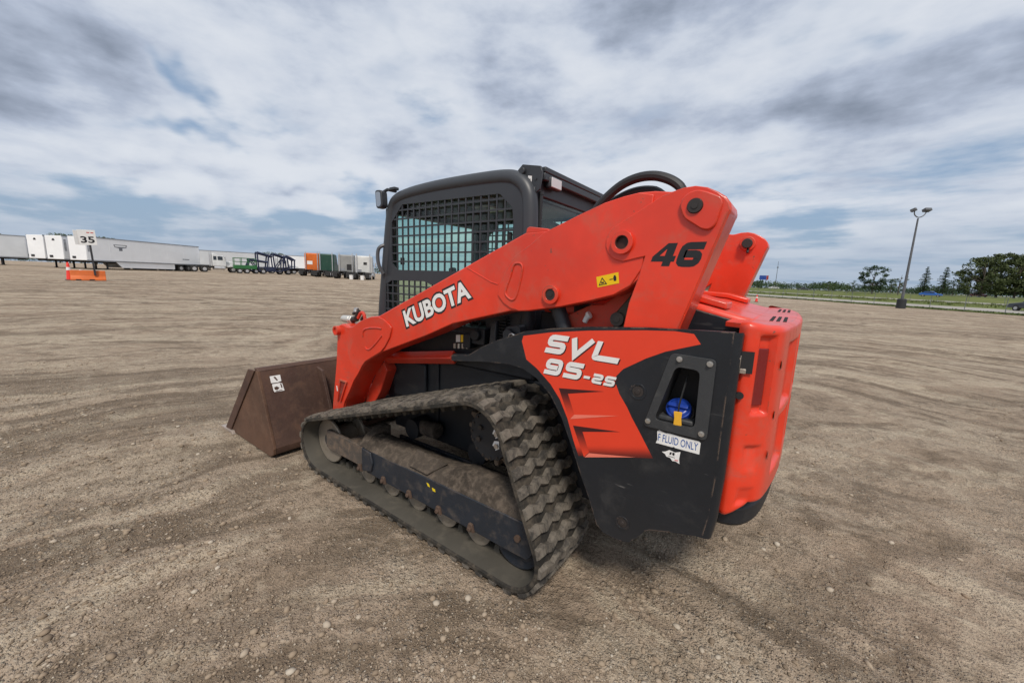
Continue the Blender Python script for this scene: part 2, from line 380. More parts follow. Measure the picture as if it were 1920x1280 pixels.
def relief(x, y):
    d = np.hypot(x-CAM.x, y-CAM.y); fade = 1-ss(18, 60, d)
    z = .055*fbm(x*.45, y*.45, 3, 3) + .022*fbm(x*3, y*3, 4, 9) + .010*fbm(x*14, y*14, 3, 5)
    warp = .9*fbm(x*.3, y*.3, 2, 21); r = np.hypot(x+.6, y-2.9)+warp; th = np.arctan2(y-2.9, x+.6)     # wheel ruts circling past the loader
    st = fbm(th*1.6, r*4.2, 3, 33)
    z = z + .095*st*ss(.36, .52, vnoise(x*.4+5, y*.4, 8)+.25*ss(.6, 1.8, y))
    z = z + .012*fbm(x*30, y*30, 2, 15)*(1-ss(4, 9, d))
    near = 1-ss(.05, .45, np.maximum(np.abs(x-.95)-1.2, np.abs(y)-1.02)); near2 = 1-ss(.05, .5, np.maximum(np.abs(x-2.7)-.5, np.abs(y)-1.1))
    z = z*fade*(1-.92*np.maximum(near, near2))
    dy = np.abs(np.abs(y)-1.035); berm = np.exp(-(dy/.035)**2)*ss(-.25, .0, x)*(1-ss(1.75, 2.0, x))      # soil squeezed up along the track edges
    return z + berm*(.012+.030*fbm(x*9, y*9, 3, 41))
th0 = np.concatenate([np.linspace(R(18), R(-124), 860), np.linspace(R(-124), R(-342), 90)[1:-1]])
rad = np.concatenate([[.35], .5*1.0182**np.arange(0, 492)])
TT, RR = np.meshgrid(th0, rad); GX = CAM.x+RR*np.cos(TT); GY = CAM.y+RR*np.sin(TT); GZ = gz(GX, GY)+relief(GX, GY)
nr, nt = TT.shape
me = bpy.data.meshes.new('ground')
V = np.stack([GX, GY, GZ], -1).reshape(-1, 3); V = np.vstack([V, [[CAM.x, CAM.y, 0.]]])
i, j = np.meshgrid(np.arange(nr-1), np.arange(nt), indexing='ij'); j2 = (j+1) % nt
Q = np.stack([i*nt+j, i*nt+j2, (i+1)*nt+j2, (i+1)*nt+j], -1).reshape(-1, 4)
T0 = np.stack([np.full(nt, nr*nt), (np.arange(nt)+1) % nt, np.arange(nt)], -1)
me.vertices.add(len(V)); me.vertices.foreach_set('co', V.ravel().astype(np.float32))
nl = Q.size+T0.size; me.loops.add(nl); me.loops.foreach_set('vertex_index', np.concatenate([Q[:, ::-1].ravel(), T0[:, ::-1].ravel()]).astype(np.int32))
me.polygons.add(len(Q)+len(T0)); ls = np.concatenate([np.arange(len(Q))*4, len(Q)*4+np.arange(len(T0))*3]).astype(np.int32)
me.polygons.foreach_set('loop_start', ls); me.update(calc_edges=True); me.validate(); me.shade_smooth()
if me.polygons[0].normal.z < 0: me.flip_normals()
gm = bpy.data.materials.new('dirt_and_gravel'); gm.use_nodes = True; N = NT(gm.node_tree); N.n.clear()
b = N.add('ShaderNodeBsdfPrincipled'); o = N.add('ShaderNodeOutputMaterial'); N.l.new(b.outputs[0], o.inputs[0])
wp = N.add('ShaderNodeNewGeometry').outputs['Position']
wob = N.noise(wp, .22, 3, .5); sepn = N.add('ShaderNodeSeparateXYZ'); N.set(sepn.inputs[0], wp)
def streak(rot, sc, det=5, warp=2.0, scx=.10):
    cmb = N.add('ShaderNodeCombineXYZ'); N.set(cmb.inputs[1], N.m('MULTIPLY', N.m('SUBTRACT', wob, .5), warp))
    ad = N.add('ShaderNodeVectorMath', operation='ADD'); N.set(ad.inputs[0], N.mapping(wp, rot=(0, 0, rot))); N.l.new(cmb.outputs[0], ad.inputs[1])
    return N.noise(N.mapping(ad.outputs[0], scale=(scx, 1, 1)), sc, det, .6)
def circ_streak(cx_, cy_, sc, tk, warp):
    dx = N.m('SUBTRACT', sepn.outputs[0], cx_); dy = N.m('SUBTRACT', sepn.outputs[1], cy_)
    r_ = N.m('ADD', N.m('SQRT', N.m('ADD', N.m('MULTIPLY', dx, dx), N.m('MULTIPLY', dy, dy))), N.m('MULTIPLY', N.m('SUBTRACT', wob, .5), warp))
    cmb = N.add('ShaderNodeCombineXYZ'); N.set(cmb.inputs[0], N.m('MULTIPLY', N.m('ARCTAN2', dy, dx), tk)); N.set(cmb.inputs[1], r_)
    return N.noise(cmb.outputs[0], sc, 4, .62)
s1 = circ_streak(-.6, 2.9, 3.2, .45, 3.0); s2 = circ_streak(9., 22., 1.6, 3., 4.); s3 = circ_streak(30., -30., 1.5, 4., 5.); s4 = circ_streak(-14., 9., .9, 2.2, 5.)
k1 = N.ramp(N.noise(wp, .16, 3, .5), .42, .58); k2 = N.ramp(N.noise(N.mapping(wp, loc=(9, 4, 0)), .11, 3, .5), .44, .60)
st = N.m('ADD', N.m('MULTIPLY', N.m('SUBTRACT', 1.0, k1), s1), N.m('MULTIPLY', k1, N.m('ADD', N.m('MULTIPLY', k2, s2), N.m('MULTIPLY', N.m('SUBTRACT', 1.0, k2), s3))))
brk = N.m('MULTIPLY', N.m('SUBTRACT', N.noise(wp, 8., 4, .65), .5), .22); st = N.m('ADD', st, brk); s4 = N.m('ADD', s4, brk)
big = N.noise(wp, .5, 3, .62); med = N.noise(wp, 2.6, 5, .68); fin = N.noise(wp, 42., 4, .75)
c = N.mix(N.ramp(big, .3, .7), (.345, .258, .185), (.450, .356, .264))
c = N.mix(N.m('MULTIPLY', N.ramp(st, .485, .41), .78), c, (.165, .122, .083))
c = N.mix(N.m('MULTIPLY', N.ramp(st, .53, .60), .68), c, (.55, .455, .335))
c = N.mix(N.m('MULTIPLY', N.ramp(s4, .47, .38), .52), c, (.17, .126, .086))
c = N.mix(N.m('MULTIPLY', N.ramp(s4, .54, .63), .50), c, (.55, .455, .34))
c = N.mix(N.m('MULTIPLY', N.ramp(med, .48, .38), .50), c, (.19, .142, .099))
c = N.mix(N.m('MULTIPLY', N.ramp(med, .54, .65), .40), c, (.55, .46, .345))
c = N.mix(N.m('MULTIPLY', N.ramp(fin, .52, .34), .50), c, (.125, .093, .064))
vd = N.voro(wp, 95., 'Distance'); vcn = N.voro(wp, 95., 'Color'); sv = N.add('ShaderNodeSeparateColor'); N.l.new(vcn, sv.inputs[0])
peb = N.m('MULTIPLY', N.ramp(vd, .42, .26), N.ramp(sv.outputs[0], .52, .58))
grav = N.ramp(N.noise(wp, .9, 4, .6), .40, .56)
peb = N.m('MULTIPLY', peb, N.m('ADD', .25, N.m('MULTIPLY', grav, .75)))
v2 = N.voro(wp, 42., 'Distance'); v2c = N.voro(wp, 42., 'Color'); sv2 = N.add('ShaderNodeSeparateColor'); N.l.new(v2c, sv2.inputs[0])
dome = N.m('MULTIPLY', N.ramp(v2, .55, .10), N.m('MULTIPLY', N.ramp(sv2.outputs[0], .35, .8), N.m('ADD', .2, N.m('MULTIPLY', grav, .8))))
grit = N.m('MULTIPLY', N.ramp(vd, .6, .1), sv.outputs[2])
c = N.mix(N.m('MULTIPLY', N.ramp(fin, .58, .74), .40), c, (.60, .505, .385))
c = N.mix(N.m('MULTIPLY', N.m('MULTIPLY', dome, sv2.outputs[1]), .75), c, (.52, .45, .36))
c = N.mix(N.m('MULTIPLY', peb, .7), c, N.mix(sv.outputs[1], (.28, .235, .19), (.55, .48, .40)))
def tyre_print(cx_, cy_, r0, w, pitch, a0, a1):         # a tread print laid along an arc
    dx = N.m('SUBTRACT', sepn.outputs[0], cx_); dy = N.m('SUBTRACT', sepn.outputs[1], cy_)
    r_ = N.m('SUBTRACT', N.m('SQRT', N.m('ADD', N.m('MULTIPLY', dx, dx), N.m('MULTIPLY', dy, dy))), r0); ar = N.m('ABSOLUTE', r_)
    th = N.m('ARCTAN2', dy, dx)
    wv = N.m('SINE', N.m('ADD', N.m('MULTIPLY', th, 6.2832*r0/pitch), N.m('MULTIPLY', ar, 14.)))
    band = N.m('MULTIPLY', N.ramp(ar, w, w*.8), N.ramp(N.noise(wp, 2.2, 4, .7), .44, .58))
    return N.m('MULTIPLY', band, N.ramp(wv, -.2, .5))
prints = tyre_print(20., 25., 26.2, .22, .16, 0, 0)
for a_ in ((20., 25., 27.9, .22, .16, 0, 0), (4., -15., 11.6, .20, .15, 0, 0), (4., -15., 13.2, .20, .15, 0, 0), (30., -30., 27., .24, .2, 0, 0)):
    prints = N.m('MAXIMUM', prints, tyre_print(*a_))
c = N.mix(N.m('MULTIPLY', prints, .28), c, (.14, .105, .078))
N.set(b.inputs['Base Color'], c); b.inputs['Roughness'].default_value = .93; b.inputs['Specular IOR Level'].default_value = .2
hgt = N.m('ADD', N.m('MULTIPLY', fin, .55), N.m('ADD', N.m('MULTIPLY', med, .9), N.m('ADD', N.m('MULTIPLY', N.m('ADD', st, s4), 2.0), N.m('ADD', N.m('MULTIPLY', peb, .35), N.m('ADD', N.m('MULTIPLY', dome, .36), N.m('MULTIPLY', grit, .22))))))
hgt = N.m('ADD', hgt, N.m('MULTIPLY', N.noise(wp, 150., 2, .6), .30))
hgt = N.m('SUBTRACT', hgt, N.m('MULTIPLY', prints, .35))
bn = N.add('ShaderNodeBump'); bn.inputs['Strength'].default_value = 1.0; bn.inputs['Distance'].default_value = .034; N.set(bn.inputs['Height'], hgt); N.l.new(bn.outputs[0], b.inputs['Normal'])
tag(link_mesh('ground', me, gm), kind='structure')
#@@STONES
# loose stones (uncountable)
def ico():
    bm = bmesh.new(); bmesh.ops.create_icosphere(bm, subdivisions=1, radius=1.); v = np.array([x.co[:] for x in bm.verts]); f = np.array([[q.index for q in p.verts] for p in bm.faces]); bm.free(); return v, f
iv, if_ = ico()
def stones(name, n, m, smin, smax, dens, iv, if_, pw, label):
    ang = rng.uniform(R(-118), R(14), n*4); d = 1.15+ (rng.random(n*4)**1.7)*8.0
    x = CAM.x+d*np.cos(ang); y = CAM.y+d*np.sin(ang)
    keep = (vnoise(x*.9, y*.9, 77)*.48+dens(x, y) > rng.random(n*4)*1.1) & ~((np.abs(x-.95) < 1.25) & (np.abs(y) < 1.02)) & ~((x > 2.1) & (x < 3.3) & (np.abs(y) < 1.12))
    x, y = x[keep][:n], y[keep][:n]; k = len(x)
    s = smin*(smax/smin)**(rng.random(k)**pw); z = gz(x, y)+relief(x, y)
    sc = s[:, None]*np.stack([rng.uniform(.8, 1.5, k), rng.uniform(.7, 1.1, k), rng.uniform(.4, .75, k)], -1); a = rng.uniform(0, 6.28, k)
    v = iv[None]*sc[:, None]*(1+.32*(rng.random((k, len(iv), 1))-.5)); cx, sn = np.cos(a)[:, None], np.sin(a)[:, None]
    vx = v[..., 0]*cx-v[..., 1]*sn+x[:, None]; vy = v[..., 0]*sn+v[..., 1]*cx+y[:, None]; vz = v[..., 2]+(z+.15*s)[:, None]
    VV = np.stack([vx, vy, vz], -1).reshape(-1, 3); FF = (if_[None]+(np.arange(k)*len(iv))[:, None, None]).reshape(-1, 3)
    me = bpy.data.meshes.new(name); me.from_pydata(VV.tolist(), [], FF.tolist()); me.shade_smooth(); me.update()
    return tag(link_mesh(name, me, m), label=label, cat='gravel', kind='stuff')
sm = bpy.data.materials.new('stone'); sm.use_nodes = True; N = NT(sm.node_tree); N.n.clear()
b = N.add('ShaderNodeBsdfPrincipled'); o = N.add('ShaderNodeOutputMaterial'); N.l.new(b.outputs[0], o.inputs[0])
ri = N.add('ShaderNodeNewGeometry').outputs['Random Per Island']; rn = N.add('ShaderNodeValToRGB'); N.l.new(ri, rn.inputs[0]); cr = rn.color_ramp
cr.elements[0].color = (.18, .138, .098, 1); cr.elements[1].color = (.48, .42, .34, 1)
for p, q in ((.35, (.27, .205, .145, 1)), (.7, (.32, .25, .18, 1)), (.88, (.38, .31, .235, 1))): e = cr.elements.new(p); e.color = q
N.l.new(rn.outputs[0], b.inputs['Base Color']); b.inputs['Roughness'].default_value = .9; b.inputs['Specular IOR Level'].default_value = .2
ov = np.array([(1,0,0),(-1,0,0),(0,1,0),(0,-1,0),(0,0,1),(0,0,-.6)], float); of = np.array([(0,2,4),(2,1,4),(1,3,4),(3,0,4),(2,0,5),(1,2,5),(3,1,5),(0,3,5)])
gd = lambda x, y: .55*ss(.9, 2.0, y)*ss(.2, 1.2, x)-.12
stones('gravel', 52000, sm, .0032, .0085, gd, ov, of, 1.6, 'fine gravel strewn over the dirt yard')
stones('loose_stones', 5200, sm, .0065, .019, gd, iv, if_, 2.2, 'larger loose stones lying among the gravel')

# ================================================================== COMPACT TRACK LOADER
LD = empty('track_loader', (0, 0, 0), 'red and black compact track loader with closed grey cab and brown bucket', 'track loader')
# ---- tracks
CF, CR, CS = (1.84, .230, .205), (.062, .213, .188), (.305, .690, .220)      # belt runs round idler, rear wheel, sprocket
def tangent_hull(circs, step=.012):
    pts = []; L = len(circs)
    def tang(a, b):
        dx, dz = b[0]-a[0], b[1]-a[1]; d = math.hypot(dx, dz); base = math.atan2(dz, dx); al = math.acos((a[2]-b[2])/d); return base-al
    for i in range(L):
        p, c, n = circs[i-1], circs[i], circs[(i+1) % L]
        a0 = tang(p, c); a1 = tang(c, n)
        while a1 < a0: a1 += 2*math.pi
        k = max(4, int((a1-a0)/.12)); arc = [(c[0]+c[2]*math.cos(a0+(a1-a0)*t/k), c[1]+c[2]*math.sin(a0+(a1-a0)*t/k)) for t in range(k+1)]
        pts += arc
    return pts
hull = tangent_hull([CR, CF, CS])                    # counter-clockwise seen from +y with x right: rear wheel, front idler, sprocket
def resample(pts, n):
    P = np.array(pts+[pts[0]]); d = np.hypot(*np.diff(P, axis=0).T); s = np.concatenate([[0], np.cumsum(d)]); t = np.linspace(0, s[-1], n, endpoint=False)
    return np.stack([np.interp(t, s, P[:, 0]), np.interp(t, s, P[:, 1])], -1), s[-1]
NL = 58
bp, blen = resample(hull, 232)
def normals(P):
    t = np.roll(P, -1, 0)-np.roll(P, 1, 0); t /= np.linalg.norm(t, axis=1)[:, None]; return t, np.stack([t[:, 1], -t[:, 0]], -1)
bt, bnrm = normals(bp)
TY0, TY1 = .515, 1.0
def belt_geo(s):
    prof = [(0, TY0+.012), (0, TY1-.012), (-.006, TY1), (-.022, TY1), (-.028, TY1-.010), (-.028, TY0+.010), (-.022, TY0), (-.006, TY0)]
    V, F = [], []; n = len(bp); k = len(prof)
    for i in range(n):
        for o, y in prof: q = bp[i]+bnrm[i]*o; V.append((q[0], y, q[1]))
    for i in range(n):
        for j in range(k): F.append((i*k+j, i*k+(j+1) % k, ((i+1) % n)*k+(j+1) % k, ((i+1) % n)*k+j))
    return side((V, F), s)
def lug_geo():
    # zig-zag bar across the belt: x along the belt, y across, z outwards
    V, F = [], []; y0_ = [0, .05, .10, .155, .21, .26, .31, .36, .405, .45]; z0_ = [.004, .010, -.009, .010, -.009, .010, -.009, .010, -.004, 0]; rows = []
    for i, (y, o) in enumerate(zip(y0_, z0_)):
        if i in (0, len(y0_)-1): rows.append((y, o, .014))
        else: rows += [(y-.003, o, .023), (y, o, .011), (y+.003, o, .023)]
    n = len(rows)
    rows = [(y*.485/.45, o, h) for y, o, h in rows]
    for y, o, h in rows: V += [(o-.029, y, -.004), (o-.021, y, h), (o+.015, y, h), (o+.023, y, -.004)]
    for i in range(n-1):
        a, c = i*4, i*4+4
        F += [(a, a+1, c+1, c), (a+1, a+2, c+2, c+1), (a+2, a+3, c+3, c+2), (a+3, a, c, c+3)]
    F += [(3, 2, 1, 0), ((n-1)*4, (n-1)*4+1, (n-1)*4+2, (n-1)*4+3)]
    return V, F
lug_me = {1: mk('tread_lug', lug_geo(), LUGM, 25), -1: mk('tread_lug', mirror(lug_geo()), LUGM, 25)}
guide_p, _ = resample(hull, NL); gt, gn = normals(guide_p)
for s in (1, -1):
    trk = ob('rubber_track', belt_geo(s), INBELT, LD, smooth=40)
    trk.data.materials.append(RUB); k = 8
    for p in trk.data.polygons:
        j = p.index % k
        if j not in (4,): p.material_index = 1
    lp, _ = resample(hull, NL); lt, ln = normals(lp)
    for i in range(NL):
        t, nn = lt[i], ln[i]
        Mx = Matrix(((t[0], 0, nn[0], lp[i][0]), (0, 1, 0, s*TY0), (t[1], 0, nn[1], lp[i][1]), (0, 0, 0, 1)))
        link_mesh('tread_lug', lug_me[s], None, trk, mtx=Mx)
    gg = []
    for i in range(NL):
        q = guide_p[i]-gn[i]*.028; a = q-gn[i]*.045; t = gt[i]
        for ya, yb in ((.70, .735), (.815, .85)):
            v = [(q[0]-t[0]*.022, y, q[1]-t[1]*.022) for y in (ya, yb)]+[(q[0]+t[0]*.022, y, q[1]+t[1]*.022) for y in (ya, yb)]+[(a[0]-t[0]*.012, y, a[1]-t[1]*.012) for y in (ya, yb)]+[(a[0]+t[0]*.012, y, a[1]+t[1]*.012) for y in (ya, yb)]
            gg.append((v, [(0,1,5,4), (2,6,7,3), (4,5,7,6), (0,4,6,2), (1,3,7,5), (0,2,3,1)]))
    ob('drive_lugs', side(merge(*gg), s), INBELT, trk, kind='stuff')
    # undercarriage
    uc = ob('roller_frame', side(merge(prism([(1.30,.335),(-.045,.352),(-.052,.225),(-.010,.166),(.10,.164),(1.30,.172)], .900, .920),
        prism([(1.34,.335),(-.02,.36),(.00,.19),(1.34,.20)], .60, .62), box(.0, 1.30, .62, .90, .27, .33)), s), FRAMEB, LD, bevel=.004)
    nx = 26; prof = [(.919,.337), (.908,.349), (.885,.372), (.85,.392), (.81,.402), (.77,.402), (.73,.388), (.70,.36), (.68,.33)]
    Vc, Fc = [], []; kk = len(prof)
    for a in range(nx):
        x = 1.33-a*(1.33-.02)/(nx-1); up = .030*float(ss(.75, .45, x))*-1+.030 if False else .045*float(1-ss(.35, .75, x))
        for q, (y, z) in enumerate(prof): Vc.append((x, y, z+up*min(1, q/3)+.007*(random.random()-.5)*(q > 0)))
    for a in range(nx-1):
        for q in range(kk-1): Fc.append((a*kk+q, a*kk+q+1, (a+1)*kk+q+1, (a+1)*kk+q))
    Fc.append(tuple(range(kk))); Fc.append(tuple((nx-1)*kk+q for q in range(kk)))
    ob('frame_cover', side((Vc, Fc), s), DIRTY, LD, smooth=50)
    ob('access_plate', side(xf(prism([(.62,-.05),(.90,-.06),(.86,.055),(.70,.06)], 0, .008, 'z'), Matrix.Translation((0, .868, .391)) @ Matrix.Rotation(R(-32), 4, 'X')), s), DIRTY, uc, bevel=.003)
    ob('idler_arm', side(merge(prism([(1.33,.335),(1.815,.335),(1.83,.31),(1.83,.20),(1.80,.185),(1.33,.185)], .885, .912), prism([(1.33,.33),(1.80,.32),(1.80,.20),(1.33,.19)], .655, .675), box(1.33, 1.55, .675, .885, .20, .33)), s), mat('idler_arm_worn', (.075, .062, .052), .7, dust=.7, dustcol=(.17, .12, .085), dscale=4., wear=.7, bump=.3), LD, bevel=.005)
    ob('arm_gusset', side(prism([(.915,.335), (.86,.40), (.78,.44), (.70,.44), (.70,.335)], 1.325, 1.40, 'x'), s), DIRTY, LD, bevel=.006)
    ob('arm_collar', side(merge(prism([(1.235,.335),(1.335,.345),(1.335,.18),(1.235,.20),(1.215,.265)], .918, .934)), s), FRAMEB, LD, bevel=.006)
    idl = ob('idler_wheel', side(merge(cyl((1.84,.67,.23), (1.84,.69,.23), .168, n=36), cyl((1.84,.86,.23), (1.84,.88,.23), .168, n=36), cyl((1.84,.69,.23), (1.84,.86,.23), .09, n=24)), s), ROLL, LD, bevel=.006)
    ob('wheel_hub', side(cyl((1.84,.88,.23), (1.84,.884,.23), .06, n=20), s), FRAMEB, idl)
    for x in (1.371, 1.108, .854, .596, .348):
        rl = ob('track_roller', side(merge(cyl((x,.80,.140), (x,.865,.140), .085, .086, 28), cyl((x,.865,.140), (x,.868,.140), .086, .074, 28), cyl((x,.868,.140), (x,.875,.140), .062, .05, 20), cyl((x,.66,.140), (x,.715,.140), .088, n=28), cyl((x,.715,.14), (x,.80,.14), .05)), s), ROLL, LD)
        ob('roller_bracket', side(merge(prism([(x-.026,.165),(x+.026,.165),(x+.012,.21),(x-.012,.21)], .918, .934), cyl((x,.93,.183), (x,.945,.183), .013, n=8)), s), mat('rusty_bracket', (.085, .052, .036), .8, dust=.4), uc, bevel=.003)
    ob('frame_bolt', side(cyl((.045,.918,.262), (.045,.934,.262), .017, n=8), s), MATS['rusty_bracket'], uc)
    if s > 0:
        ob('paint_mark', prism([(.70,.315),(.68,.312),(.672,.295),(.69,.297)], .9205, .9215), mat('yellow_paint', (.75,.55,.01), .6), uc)
        ob('paint_mark', prism([(.655,.300),(.63,.298),(.625,.283),(.648,.282)], .9205, .9215), mat('yellow_paint', (.75,.55,.01), .6), uc)
    ob('rear_wheel', side(merge(cyl((.08,.67,.2), (.08,.69,.2), .14, n=30), cyl((.08,.86,.2), (.08,.88,.2), .14, n=30), cyl((.08,.69,.2), (.08,.86,.2), .07)), s), FRAMEB, LD, bevel=.005)
    tp = []
    for i in range(15):
        a = 2*math.pi*i/15
        for da, r in ((-.21,.148), (-.12,.150), (-.06,.182), (.06,.182), (.12,.150)): tp.append((.305+r*math.cos(a+da), .690+r*math.sin(a+da)))
    spr = ob('drive_sprocket', side(prism(tp, .745, .80), s), mat('sprocket_iron', (.10,.075,.055), .75, dust=.7, dustcol=(.16,.12,.085), bump=.4), LD, bevel=.004)
    hc = []
    for i in range(120):
        a = 2*math.pi*i/120; hc.append((.305+(.130+.004*math.cos(a*15))*math.cos(a), .685+(.130+.004*math.cos(a*15))*math.sin(a)))
    ob('sprocket_cover', side(prism(hc, .80, .845), s), CHAS, spr, bevel=.004)
    for a, cx, cz in ((75, .285, .775), (165, .252, .712), (215, .250, .648), (285, .37, .655), (345, .36, .72)):
        ob('sprocket_bolt', side(cyl((cx,.845,cz), (cx,.857,cz), .014, n=6), s), STEEL if a in (165, 215) else DKPIN, spr)
        if s > 0 and a in (165, 215): ob('paint_smear', prism([(cx-.012,cz+.028),(cx+.018,cz+.022),(cx+.030,cz-.006),(cx+.006,cz-.012),(cx+.010,cz-.028),(cx-.016,cz-.012)], .8455, .8465), WHT, spr)
    for a in range(0, 360, 24):
        cx, cz = .305+.118*math.cos(R(a)), .685+.118*math.sin(R(a)); ob('cover_bolt', side(cyl((cx,.845,cz), (cx,.850,cz), .007, n=6), s), DKPIN, spr)
    ob('drive_motor', side(cyl((.305,.50,.69), (.305,.745,.69), .11, n=24), s), CHAS, LD)

# ---- chassis and engine bay
ob('chassis', merge(box(-.30, 1.52, -.52, .52, .34, .93), box(-.72, -.30, -.52, .52, .46, .93), prism([(1.52,.36),(1.52,.95),(1.66,.95),(1.62,.50)], -.50, .50)), CHAS, LD, bevel=.01)
for s in (1, -1):
    ob('chassis_rib', side(box(1.02, 1.05, .52, .532, .40, .93), s), CHAS, LD, bevel=.003)
    ob('chassis_step', side(box(1.14, 1.50, .52, .545, .60, .88), s), CHAS, LD, bevel=.01)
    ob('axle_beam', side(cyl((1.15,.50,.44), (1.15,.66,.44), .07), s), CHAS, LD); ob('axle_beam', side(cyl((.55,.50,.44), (.55,.66,.44), .07), s), CHAS, LD)
    ob('suspension_lug', side(cyl((.95,.60,.46), (1.12,.60,.45), .055, .05, 16), s), DIRTY, LD, bevel=.01)
ob('engine_bay', merge(box(-.74, .24, -.50, .50, .90, 1.33)), CHAS, LD, bevel=.01)
ob('cab_base', merge(box(.24, 1.60, -.545, .545, .93, 1.16)), CHAS, LD, bevel=.015)
for s in (1, -1):
    ob('fuel_tank', side(merge(box(-.73, -.40, .51, .69, .56, 1.05)), s), CHAS, LD, bevel=.02)
    ob('tower_plate', side(prism([(.05,1.30),(-.14,1.395),(-.20,1.40),(-.335,1.50),(-.36,1.42),(-.34,1.15),(-.10,1.10)], .655, .672), s), REDD, LD, bevel=.004)
    lk = ob('rear_link', side(prism(roundpoly([(-.30,1.27),(-.255,1.32),(-.262,1.36),(-.345,1.47),(-.37,1.44),(-.33,1.31)], .02), .675, .70), s), mat('olive_grease', (.045, .038, .022), .5, dust=.4), LD, bevel=.005)
    ob('link_pin', side(merge(cyl((-.285,.70,1.343), (-.285,.722,1.343), .030), cyl((-.285,.722,1.343), (-.285,.725,1.343), .014)), s), DKPIN, lk)
    ob('lift_cylinder', side(merge(cyl((.03,.70,1.395), (-.10,.70,1.10), .036), cyl((.03,.70,1.395), (.018,.70,1.365), .043)), s), CABG, LD, bevel=.004)
    ob('control_link', side(merge(tube([(1.52,.60,.885),(.80,.60,.995)], .045, 4)), s), RED, LD, bevel=.006)
    ob('link_rod', side(merge(cyl((.80,.60,.995), (.55,.60,1.035), .026)), s), mat('grey_rod', (.07,.075,.08), .4, metal=.5), LD)
    ob('valve_block', side(merge(box(.56, .74, .53, .60, 1.10, 1.20), box(.66, .72, .53, .615, 1.07, 1.16), cyl((.62,.60,1.16), (.62,.625,1.16), .035)), s), CHAS, LD, bevel=.006)
    ob('oil_cooler', side(merge(*[box(.42, .47, .53, .58, 1.105+.018*i, 1.113+.018*i) for i in range(10)]), s), HOLE, LD)
    ob('support_strut', side(prism([(.475,1.06),(.53,1.06),(.515,1.24),(.475,1.26)], .56, .60), s), CABG, LD, bevel=.006)
    hs = ob('hinge_boss', side(merge(prism(roundpoly([(.25,1.15),(.40,1.12),(.36,1.24),(.27,1.26)], .02), .60, .66), cyl((.33,.66,1.20), (.33,.685,1.20), .032), cyl((.285,.66,1.195), (.285,.70,1.195), .018)), s), CABG, LD, bevel=.004)
    ob('snap_ring', side(tube([(.285+.018*math.cos(a/8*math.pi), .702, 1.195+.018*math.sin(a/8*math.pi)) for a in range(16)], .005, 6, True), s), STEEL, hs)
    ob('side_beam', side(prism([(.24,1.20),(-.25,1.29),(-.25,1.22),(.24,1.12)], .60, .66), s), CHAS, LD, bevel=.01)
    for k in range(4): ob('hose_fitting', side(cyl((.80-.035*k, .60, 1.055+.004*k), (.80-.035*k, .60, 1.085+.004*k), .010, n=10), s), STEEL if k % 2 else WORN, LD)
ob('info_sticker', prism([(.79,1.095),(.755,1.10),(.755,1.145),(.79,1.14)], .601, .602), WHT, LD)
ob('info_sticker', prism([(.75,1.10),(.728,1.103),(.728,1.148),(.75,1.145)], .601, .602), YELS, LD)
ob('grease_fitting', merge(cyl((-.125,.70,1.315), (-.14,.70,1.345), .012, n=10), cyl((-.14,.70,1.345), (-.15,.70,1.352), .018, n=8)), WHT, LD)

# ---- hood and rear door
hood = ob('hood', merge(prism([(.20,1.33),(.18,1.425),(-.28,1.445),(-.56,1.425),(-.79,1.372),(-.79,1.30)], -.555, .555)), RED, LD, bevel=.02, seg=3)
for s in (1, -1): ob('hood_side', side(prism([(.0,1.10),(.0,1.39),(-.56,1.402),(-.775,1.352),(-.775,1.05)], .556, .572), s), BLK, LD, bevel=.003)
ob('hood_rail', merge(prism([(-.30,1.447),(-.56,1.430),(-.67,1.404),(-.67,1.432),(-.56,1.458),(-.30,1.472)], .34, .50)), RED, LD, bevel=.006)
ob('hood_rail', merge(prism([(-.30,1.447),(-.56,1.430),(-.67,1.404),(-.67,1.432),(-.56,1.458),(-.30,1.472)], -.50, -.34)), RED, LD, bevel=.006)
ob('exhaust_outlet', merge(cyl((-.15,-.15,1.43), (-.15,-.15,1.50), .05)), DKPIN, LD)
# rear door: plan outline swept over height with pressed recesses
plan = [(-.752,.775), (-.775,.795), (-.80,.788), (-.84,.758), (-.872,.722), (-.886,.690), (-.898,.62)]
plan = smoothline(plan, 2); half = plan + [(-.914,.50), (-.926,.36), (-.933,.18)]
pl = half + [(-.936,0.)] + [(x, -y) for x, y in reversed(half)]
arc = [0.]
for a in range(1, len(pl)): arc.append(arc[-1]+math.hypot(pl[a][0]-pl[a-1][0], pl[a][1]-pl[a-1][1]))
S = arc[-1]; nS, nZ = 220, 110; DZ0, DZ1 = .655, 1.384
def rect_in(s, z, s0, s1, z0, z1, e):
    a = min(s-s0, s1-s, z-z0, z1-z); t = max(0, min(1, a/e+.5)); return t*t*(3-2*t)
def door_depth(s, z):
    ss_ = min(s, S-s); d = 0.
    d += .020*rect_in(ss_, z, .082, .136, 1.06, 1.335, .014)          # lamp pocket
    d += .014*rect_in(ss_, z, .075, .130, .845, .935, .020)*max(0, min(1, (z-.83)/.10))
    d += .014*rect_in(ss_, z, .070, .130, .715, .775, .020)*max(0, min(1, (.80-z)/.07))
    if ss_ > .24:
        m = (ss_-.26) % .27
        d += .020*rect_in(m, z, .0, .23, .80, 1.02, .02) + .020*rect_in(m, z, .0, .23, 1.06, 1.30, .02)
    return d
V, F = [], []
